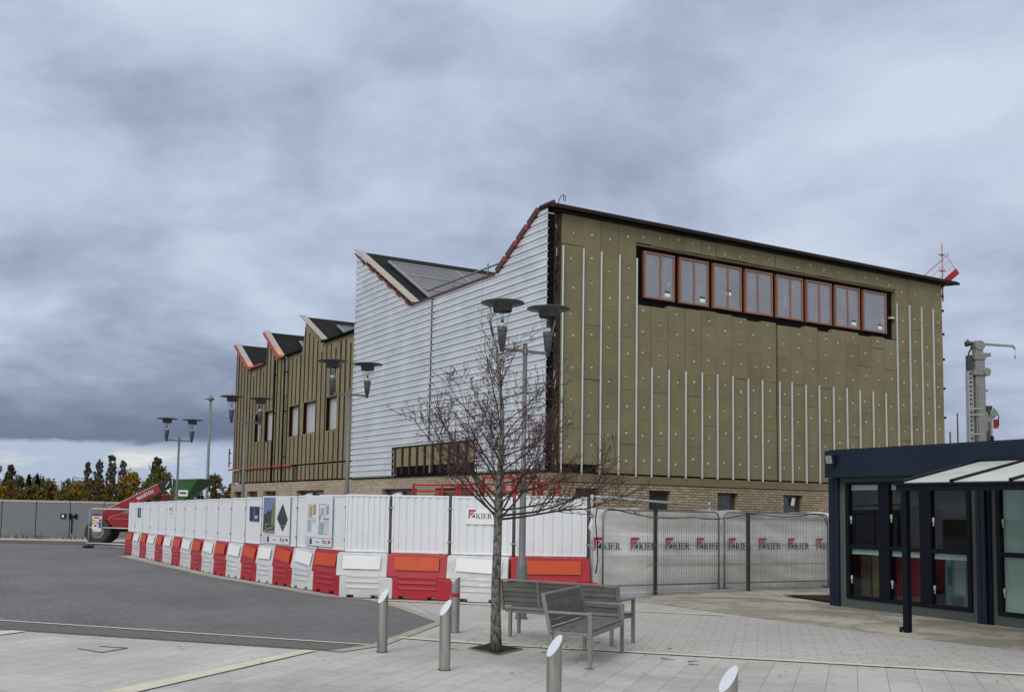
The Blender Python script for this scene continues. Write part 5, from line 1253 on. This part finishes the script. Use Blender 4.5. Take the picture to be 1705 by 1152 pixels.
skg = M('green_skip_paint', (.020, .105, .028), .5, var=.2, dirt=.25, dirtcol=(.05, .07, .03))
def skp(px, py): p = atY(px, py, 40.2); return p
s0 = skp(288, 832); sk = thing('skip', 'green tipping skip with a white label, held up by the telehandler', 'skip', (s0.x, 40.2, 0), R(6))
b = MB(); pf_ = [(0, 2.62), (.85, 2.62), (.48, 1.96), (.22, 1.72), (0, 1.72)]
vs = [(.0, 1.70), (.22, 1.70), (.90, 2.66), (.02, 2.60)]
W2 = 1.1
def P3(u, z, y): return (u, y, z)
# sides, sloping front and back as plates
b.prism([(0, 1.66), (.32, 1.66), (.92, 2.66), (.0, 2.62)], lambda u, v, w: (u, w, v), 0, .03); b.prism([(0, 1.66), (.32, 1.66), (1.42, 2.66), (.0, 2.62)], lambda u, v, w: (u, w, v), W2, W2 + .03)
b.add([(.32, .03, 1.66), (.32, W2, 1.66), (1.42, W2, 2.66), (.92, .03, 2.66), (.36, .03, 1.66), (.36, W2, 1.66), (1.46, W2, 2.66), (.96, .03, 2.66)], [(0, 1, 2, 3), (4, 7, 6, 5), (0, 4, 5, 1), (1, 5, 6, 2), (2, 6, 7, 3), (3, 7, 4, 0)])
b.box(0, .03, .031, W2 - .001, 1.66, 2.62); b.box(.031, .35, .031, W2 - .001, 1.63, 1.66)
b.build('body', skg, sk)
b = MB(); b.bar((0, -.01, 2.61), (.93, -.01, 2.655), .06, .05); b.bar((1.47, W2 + .02, 2.66), (.94, -.03, 2.66), .05, .05); b.build('rim', M('worn_green_rim', (.10, .16, .07), .6, var=.3), sk)
b = MB(); b.box(.14, .56, -.012, -.002, 1.98, 2.22); lb = b.build('label', white_plastic_lbl, sk); b = MB(); b.box(.25, .50, -.016, -.0125, 2.07, 2.14); b.build('label_stripe', ink, lb)
b = MB(); b.box(-.25, -.01, .2, .30, 1.75, 1.85); b.box(-.25, -.01, .8, .9, 1.75, 1.85); b.box(.1, .2, .1, 1.0, 0, 1.625); b.build('support', mblk, sk)

# pedestrian guard rail with the site notice board
g0, g1 = atY(147, 905, 37.6), atY(208, 905, 37.0); gr = thing('pedestrian_barrier', 'galvanised pedestrian guard rail in front of the telehandler wheel', 'safety barrier', (g0.x, g0.y, 0), math.atan2(g1.y - g0.y, g1.x - g0.x)); ln = (g1 - g0).length + .6
b = MB(); b.path([(0, 0, .10), (0, 0, 1.30), (.03, 0, 1.40), (.12, 0, 1.44), (ln, 0, 1.44)], .024, 8); b.tube((.02, 0, .76), (ln, 0, .76), .022, n=8); b.tube((-.02, -.1, .19), (ln, -.1, .19), .026, n=8); b.tube((ln, 0, .1), (ln, 0, 1.44), .024, n=8); b.build('frame', M('bright_galvanised_tube', (.50, .52, .53), .4, metal=.4), gr)
b = MB(); b.box(-.05, .05, -.25, .25, 0, .10); b.box(ln - .05, ln + .05, -.25, .25, 0, .10); b.build('foot', M('blue_black_foot', (.02, .03, .06), .6), gr)
nb = thing('notice_board', 'safety notice board with coloured squares hung on the guard rail', 'sign', (g0.x, g0.y, 0), gr.rotation_euler.z)
b = MB(); b.box(.17, .60, -.055, -.030, .62, 1.26); b.build('board', M('notice_white', (.60, .62, .66), .5), nb)
mats = [M('notice_navy', (.03, .05, .11), .5), M('notice_red', (.42, .04, .05), .5), M('notice_yellow', (.60, .48, .06), .5), M('notice_blue', (.06, .11, .22), .5)]
b = MB()
for (u0, u1, v0, v1, mi) in ((0, 1, .88, 1, 0), (.2, .75, .74, .82, 1), (.22, .5, .56, .70, 2), (.22, .5, .42, .54, 2), (.22, .5, .26, .38, 1), (.70, .98, .56, .70, 1), (.70, .98, .20, .54, 3), (.05, .16, .58, .68, 3), (.05, .16, .42, .5, 0), (.54, .66, .42, .52, 0), (0, .18, .02, .10, 3)):
    b.box(.17 + .43 * u0, .17 + .43 * u1, -.059, -.0555, .62 + .64 * v0, .62 + .64 * v1, mi)
b.build('coloured_squares', mats, nb)

# ------------------------------------------------------------------ drilling rig mast behind the pavilion
def rg(px, py): return atY(px, py, 34.0)
r0 = rg(1628, 740); rig = thing('drilling_rig', 'grey drilling rig mast with side arm and hook rising behind the blue building', 'drilling rig', (r0.x, 34.0, 0))
m_grey = M('grey_green_machine_paint', (.19, .20, .19), .5, var=.15, dirt=.3, dirtcol=(.13, .12, .10)); m_dk = M('machine_dark', (.035, .035, .035), .6, var=.3)
def rl(px, py): p = rg(px, py); return (p.x - r0.x, p.z)
def rbox(b_, x0, y0, x1, y1, d0, d1, mi=0):
    a, z1 = rl(x0, y0); c, z0 = rl(x1, y1); b_.box(a, c, d0, d1, z0, z1, mi)
b = MB(); a, zt = rl(1620, 592); c, _ = rl(1636, 592); b.box(a, c, -.16, .16, .9, zt); b.box(a + .05, c - .04, -.20, -.161, .9, zt - 1.0); b.build('mast', m_grey, rig, bevel=.02)
b = MB(); rbox(b, 1621, 568, 1634, 596, -.14, .14); rbox(b, 1618, 590, 1637, 600, -.2, .2); rbox(b, 1616, 616, 1644, 626, -.22, .2); x_, z_ = rl(1638, 620); b.tube((x_, -.25, z_), (x_, .2, z_), .13, n=14); x_, z_ = rl(1628, 576); b.tube((x_, -.18, z_), (x_, .18, z_), .17, n=14)
b.build('mast_top', m_grey, rig, bevel=.015); b = MB(); rbox(b, 1634, 588, 1648, 594, -.1, .1); b.build('side_lug', m_grey, rig, bevel=.01); b = MB(); rbox(b, 1634.5, 649, 1643, 652, -.1, .0)
b.build('side_lug', m_grey, rig, bevel=.01)
b = MB(); x_, z_ = rl(1613, 573); b.tube((x_ - .1, 0, z_), (x_ + .12, 0, z_ + .03), .10, .06, n=10); b.tube((x_ + .05, 0, z_ + .05), (x_ + .0, .1, z_ + .16), .03, n=8); b.path([(rl(1618, 578)[0], 0, rl(1618, 578)[1]), (rl(1613, 588)[0], 0, rl(1613, 588)[1]), (rl(1612, 600)[0], 0, rl(1612, 600)[1])], .03, 6); rbox(b, 1609.5, 592, 1617, 618, -.08, .08); b.build('hose_bundle', m_dk, rig)
b = MB()
a, _ = rl(1609.5, 618); c, _ = rl(1617.5, 618); z_t = rl(1609, 618)[1]; b.box(a, a + .03, -.10, .10, .9, z_t); b.box(c - .03, c, -.10, .10, .9, z_t); z_ = z_t
while z_ > 1.0: b.box(a + .031, c - .031, -.08, .08, z_ - .055, z_); z_ -= .145
for py in (680, 690, 722): rbox(b, 1610, py, 1632, py + 2.5, -.215, -.201)
b.build('chain_guide', M('pale_machine_grey', (.33, .34, .335), .5, var=.12), rig)
b = MB(); x0, z0 = rl(1636, 573); x1, z1 = rl(1687, 576.5); b.bar((x0, 0, z0), (x1, 0, z1), .07, .07); b.obox((x1 + .03, 0, z1 - .05), (.05, .05, .12), Euler((0, -.5, 0))); b.tube((x1 + .05, 0, z1 - .1), (x1 + .05, 0, z1 - .30), .006, n=5); b.tube((x1 + .05, 0, z1 - .30), (x1 + .05, 0, z1 - .42), .022, n=6); b.build('jib_arm', m_grey, rig)
b = MB(); rbox(b, 1635, 686, 1643, 718, -.12, .12); b.bar((rl(1642, 702)[0], 0, rl(1642, 702)[1]), (rl(1654, 690)[0], 0, rl(1654, 690)[1]), .18, .16); rbox(b, 1646, 690, 1651, 745, -.1, .1); x_, z_ = rl(1652, 688); b.tube((x_, -.12, z_), (x_, .12, z_), .13, n=12); b.build('rotary_drive', m_grey, rig, bevel=.012)
b = MB(); rbox(b, 1641, 676, 1650, 686, -.1, .1); rbox(b, 1636, 718, 1645, 728, -.12, .12); rbox(b, 1641, 726, 1653, 734, -.1, .1); b.path([(rl(1652, 680)[0], -.1, rl(1652, 680)[1]), (rl(1660, 692)[0], -.1, rl(1660, 692)[1]), (rl(1660, 710)[0], -.1, rl(1660, 710)[1])], .02, 6); b.build('motor', m_dk, rig)
b = MB(); rbox(b, 1655, 698, 1661, 713, -.06, .06); b.build('red_canister', red_paint, rig, bevel=.01)
b = MB(); b.box(-1.2, 2.6, -.9, .9, .55, 1.5); b.box(-1.3, 1.4, -1.1, -.7, 0, .55); b.box(-1.3, 1.4, .7, 1.1, 0, .55); b.build('crawler_base', m_grey, rig, bevel=.08)
for px, py, lab in ((1594, 688, 'taller thin rust brown rod standing left of the drilling rig'), (1582, 719, 'shorter thin rust brown rod standing left of the drilling rig')):
    p = atY(px, py, 33.0); b = MB(); b.tube((p.x, p.y, 0), (p.x, p.y, p.z), .026, n=8); b.box(p.x - .06, p.x + .06, p.y - .06, p.y + .06, 0, .02); tag(b.build('steel_rod', M('rust_brown_rod', (.10, .06, .05), .7)), lab, 'rod')

# ------------------------------------------------------------------ trees beyond the fence
def leafmat(name, c1, c2, c3):
    m_, t, p = nodes_of(name); v = tcoord(t); f = tnoise(t, v, .9, 3, .6); f2 = tnoise(t, v, 7, 2, .5)
    c = tmix(t, trange(t, f, .38, .62, 0, 1), c1, c2); c = tmix(t, trange(t, f2, .5, .72, 0, .7), c, c3)
    t.links.new(c, p.inputs['Base Color']); p.inputs['Roughness'].default_value = .8; p.inputs['Specular IOR Level'].default_value = .15
    return m_
LM = dict(green=leafmat('dark_green_leaves', (.036, .050, .020), (.075, .085, .032), (.11, .105, .034)), grey=leafmat('grey_green_leaves', (.085, .098, .062), (.13, .14, .098), (.07, .077, .043)), gold=leafmat('golden_leaves', (.17, .115, .016), (.25, .165, .022), (.115, .088, .02)), brown=leafmat('brown_olive_leaves', (.085, .056, .022), (.135, .088, .028), (.155, .115, .03)), fir=leafmat('blackish_evergreen_leaves', (.008, .012, .007), (.014, .019, .010), (.022, .026, .012)), olive=leafmat('olive_leaves', (.085, .080, .021), (.14, .12, .027), (.06, .067, .022)))
trunk_m = M('far_bark', (.07, .06, .045), .9, var=.2)
def bgtree(px, pyt, Yd, wpx, kind, label, shape='round', dens=1.0, seed=0):
    rr = random.Random(seed * 31 + int(px)); top = atY(px, pyt, Yd); k = Yd / F_PX; h = top.z; w = wpx * k / 2
    t = thing('tree', label, 'tree', (top.x, Yd, 0), 0, 'trees beyond the far fence')
    b = MB(); b.path([(0, 0, -.05), (.05, 0, h * .35), (-.05, .05, h * .7), (0, 0, h * .93)], [.03 * h, .022 * h, .012 * h, .004 * h], 7)
    for q_ in range(9):
        z = h * rr.uniform(.15, .7); a = rr.uniform(0, 6.28); b.path([(0, 0, z), (math.cos(a) * w * .4, math.sin(a) * w * .4, z + h * .12), (math.cos(a) * w * .75, math.sin(a) * w * .75, z + h * .25)], [.010 * h, .006 * h, .002 * h], 5)
    b.build('trunk', trunk_m, t)
    b = MB(); nc = int((80 if shape == 'round' else 110) * dens)
    for c in range(nc):
        f = rr.random()
        if shape == 'round':
            z = h * (.06 + .90 * f); rad = w * math.sqrt(max(0.04, 1 - ((f - .30) / .72) ** 2)) * rr.uniform(.25, 1.08); cr = w * rr.uniform(.16, .34)
        elif shape == 'poplar':
            z = h * (.06 + .92 * f); rad = w * (1.15 - .85 * f) * rr.uniform(.1, 1.0); cr = w * rr.uniform(.12, .28) * (1.1 - .6 * f)
        else:
            z = h * (.08 + .90 * f); rad = w * (1.05 - f) * rr.uniform(.3, 1.0); cr = w * .28 * (1.15 - f)
        a = rr.uniform(0, 6.2832); c0 = Vector((rad * math.cos(a), rad * math.sin(a), z))
        for q_ in range(int(38 * dens ** .5)):
            d = Vector((rr.gauss(0, 1), rr.gauss(0, 1), rr.gauss(0, 1))).normalized() * cr * rr.random() ** .6; d.z *= 1.15 if shape != 'poplar' else 1.7
            s_ = rr.uniform(.05, .13) * max(1.0, Yd / 85); u = Vector((rr.gauss(0, 1), rr.gauss(0, 1), rr.gauss(0, 1))).normalized(); v = u.cross(Vector((rr.gauss(0, 1), rr.gauss(0, 1), rr.gauss(0, 1)))).normalized()
            p = c0 + d; b.add([p - u * s_, p - v * s_ * .6, p + u * s_, p + v * s_ * .6], [(0, 1, 2, 3)])
    b.build('crown', LM[kind], t, fix=False)
    return t
TR = [(-14, 764, 96, 46, 'green', 'tall dark green tree at the left picture edge, highest there', 'round', 1.0), (18, 772, 92, 36, 'green', 'dark green tree second from the left edge with a ragged top', 'poplar', 1.2), (34, 790, 90, 30, 'green', 'lower dark green tree just right of the two tall ones at the left edge', 'round', .9),
      (5, 808, 74, 44, 'gold', 'low golden brown bush above the fence at the left picture edge', 'round', 1.0), (49, 789, 100, 18, 'fir', 'narrow blackish evergreen standing left of a slightly wider one', 'fir', 1.2), (63, 790, 100, 24, 'fir', 'wider blackish evergreen right of the narrow one', 'fir', 1.4), (60, 806, 80, 46, 'olive', 'olive green bush below the two blackish evergreens', 'round', 1.0),
      (86, 803, 78, 40, 'brown', 'brown bush between the evergreens and the yellow bush', 'round', 1.0), (113, 798, 84, 34, 'olive', 'olive tree just left behind the bright yellow bush', 'round', 1.0), (131, 802, 72, 30, 'gold', 'bright yellow bush above the fence left of the poplars', 'round', 1.2),
      (147, 769, 104, 24, 'grey', 'leftmost of the four thin grey green poplars', 'poplar', 1.2), (166, 763, 104, 27, 'grey', 'second of the four thin grey green poplars from the left', 'poplar', 1.2), (187, 757, 104, 30, 'grey', 'tallest of the four thin grey green poplars', 'poplar', 1.3), (206, 766, 104, 28, 'grey', 'rightmost of the four thin grey green poplars', 'poplar', 1.1),
      (160, 796, 78, 40, 'brown', 'dark brown bush in front of the left poplars', 'round', 1.1), (186, 806, 74, 40, 'brown', 'reddish brown low bush in front of the tallest poplar', 'round', 1.0), (222, 786, 76, 56, 'gold', 'broad golden olive tree above the red boom', 'round', 1.3), (262, 760, 98, 40, 'green', 'tall dark green tree behind the farthest left lamp', 'poplar', 1.7), (268, 778, 90, 46, 'olive', 'olive green tree right below the tall dark one by the lamp', 'round', 1.2), (248, 800, 74, 50, 'olive', 'low olive bush directly behind the telehandler boom head', 'round', 1.0),
      (330, 800, 92, 34, 'grey', 'thin pale tree behind the tall single lamp column', 'poplar', .6), (360, 790, 86, 44, 'brown', 'rounded brown tree between the lamp column and the brick corner', 'round', 1.3), (66, 796, 108, 70, 'green', 'dark green far wood mass behind the two blackish evergreens', 'round', 1.4), (128, 800, 112, 60, 'green', 'dark green far tree mass behind the bright yellow bush', 'round', 1.3), (14, 800, 84, 50, 'brown', 'brown tree in front of the tall dark trees at the left edge', 'round', 1.2), (388, 804, 88, 30, 'olive', 'low tree just at the left corner of the brick wall', 'round', 1.0), (300, 806, 80, 50, 'olive', 'low olive bush behind the green skip', 'round', 1.0), (30, 812, 70, 40, 'brown', 'low brown green hedge bush above the fence near the left edge', 'round', 1.0), (108, 814, 70, 44, 'olive', 'low hedge bush above the fence in the middle of its length', 'round', 1.0)]
for i, a in enumerate(TR): bgtree(*a, seed=i + 3)
# weeds at the foot of the fence
b = MB(); rr = random.Random(9)
for i in range(160):
    p = atY(rr.choice((rr.uniform(-5, 80), rr.uniform(40, 140))), 892, 45.4 + rr.uniform(-.1, .3)); h = rr.uniform(.06, .28) if rr.random() < .85 else rr.uniform(.3, .6); a = rr.uniform(-.3, .3)
    b.add([(p.x - .012, p.y, 0.01), (p.x + .012, p.y, 0.01), (p.x + a * h, p.y, h)], [(0, 1, 2)])
tag(b.build('weeds', M('dry_weed', (.06, .055, .03), .9, var=.3), fix=False), kind='stuff')
print('objects', len(bpy.data.objects), 'faces', sum(len(m_.polygons) for m_ in bpy.data.meshes))
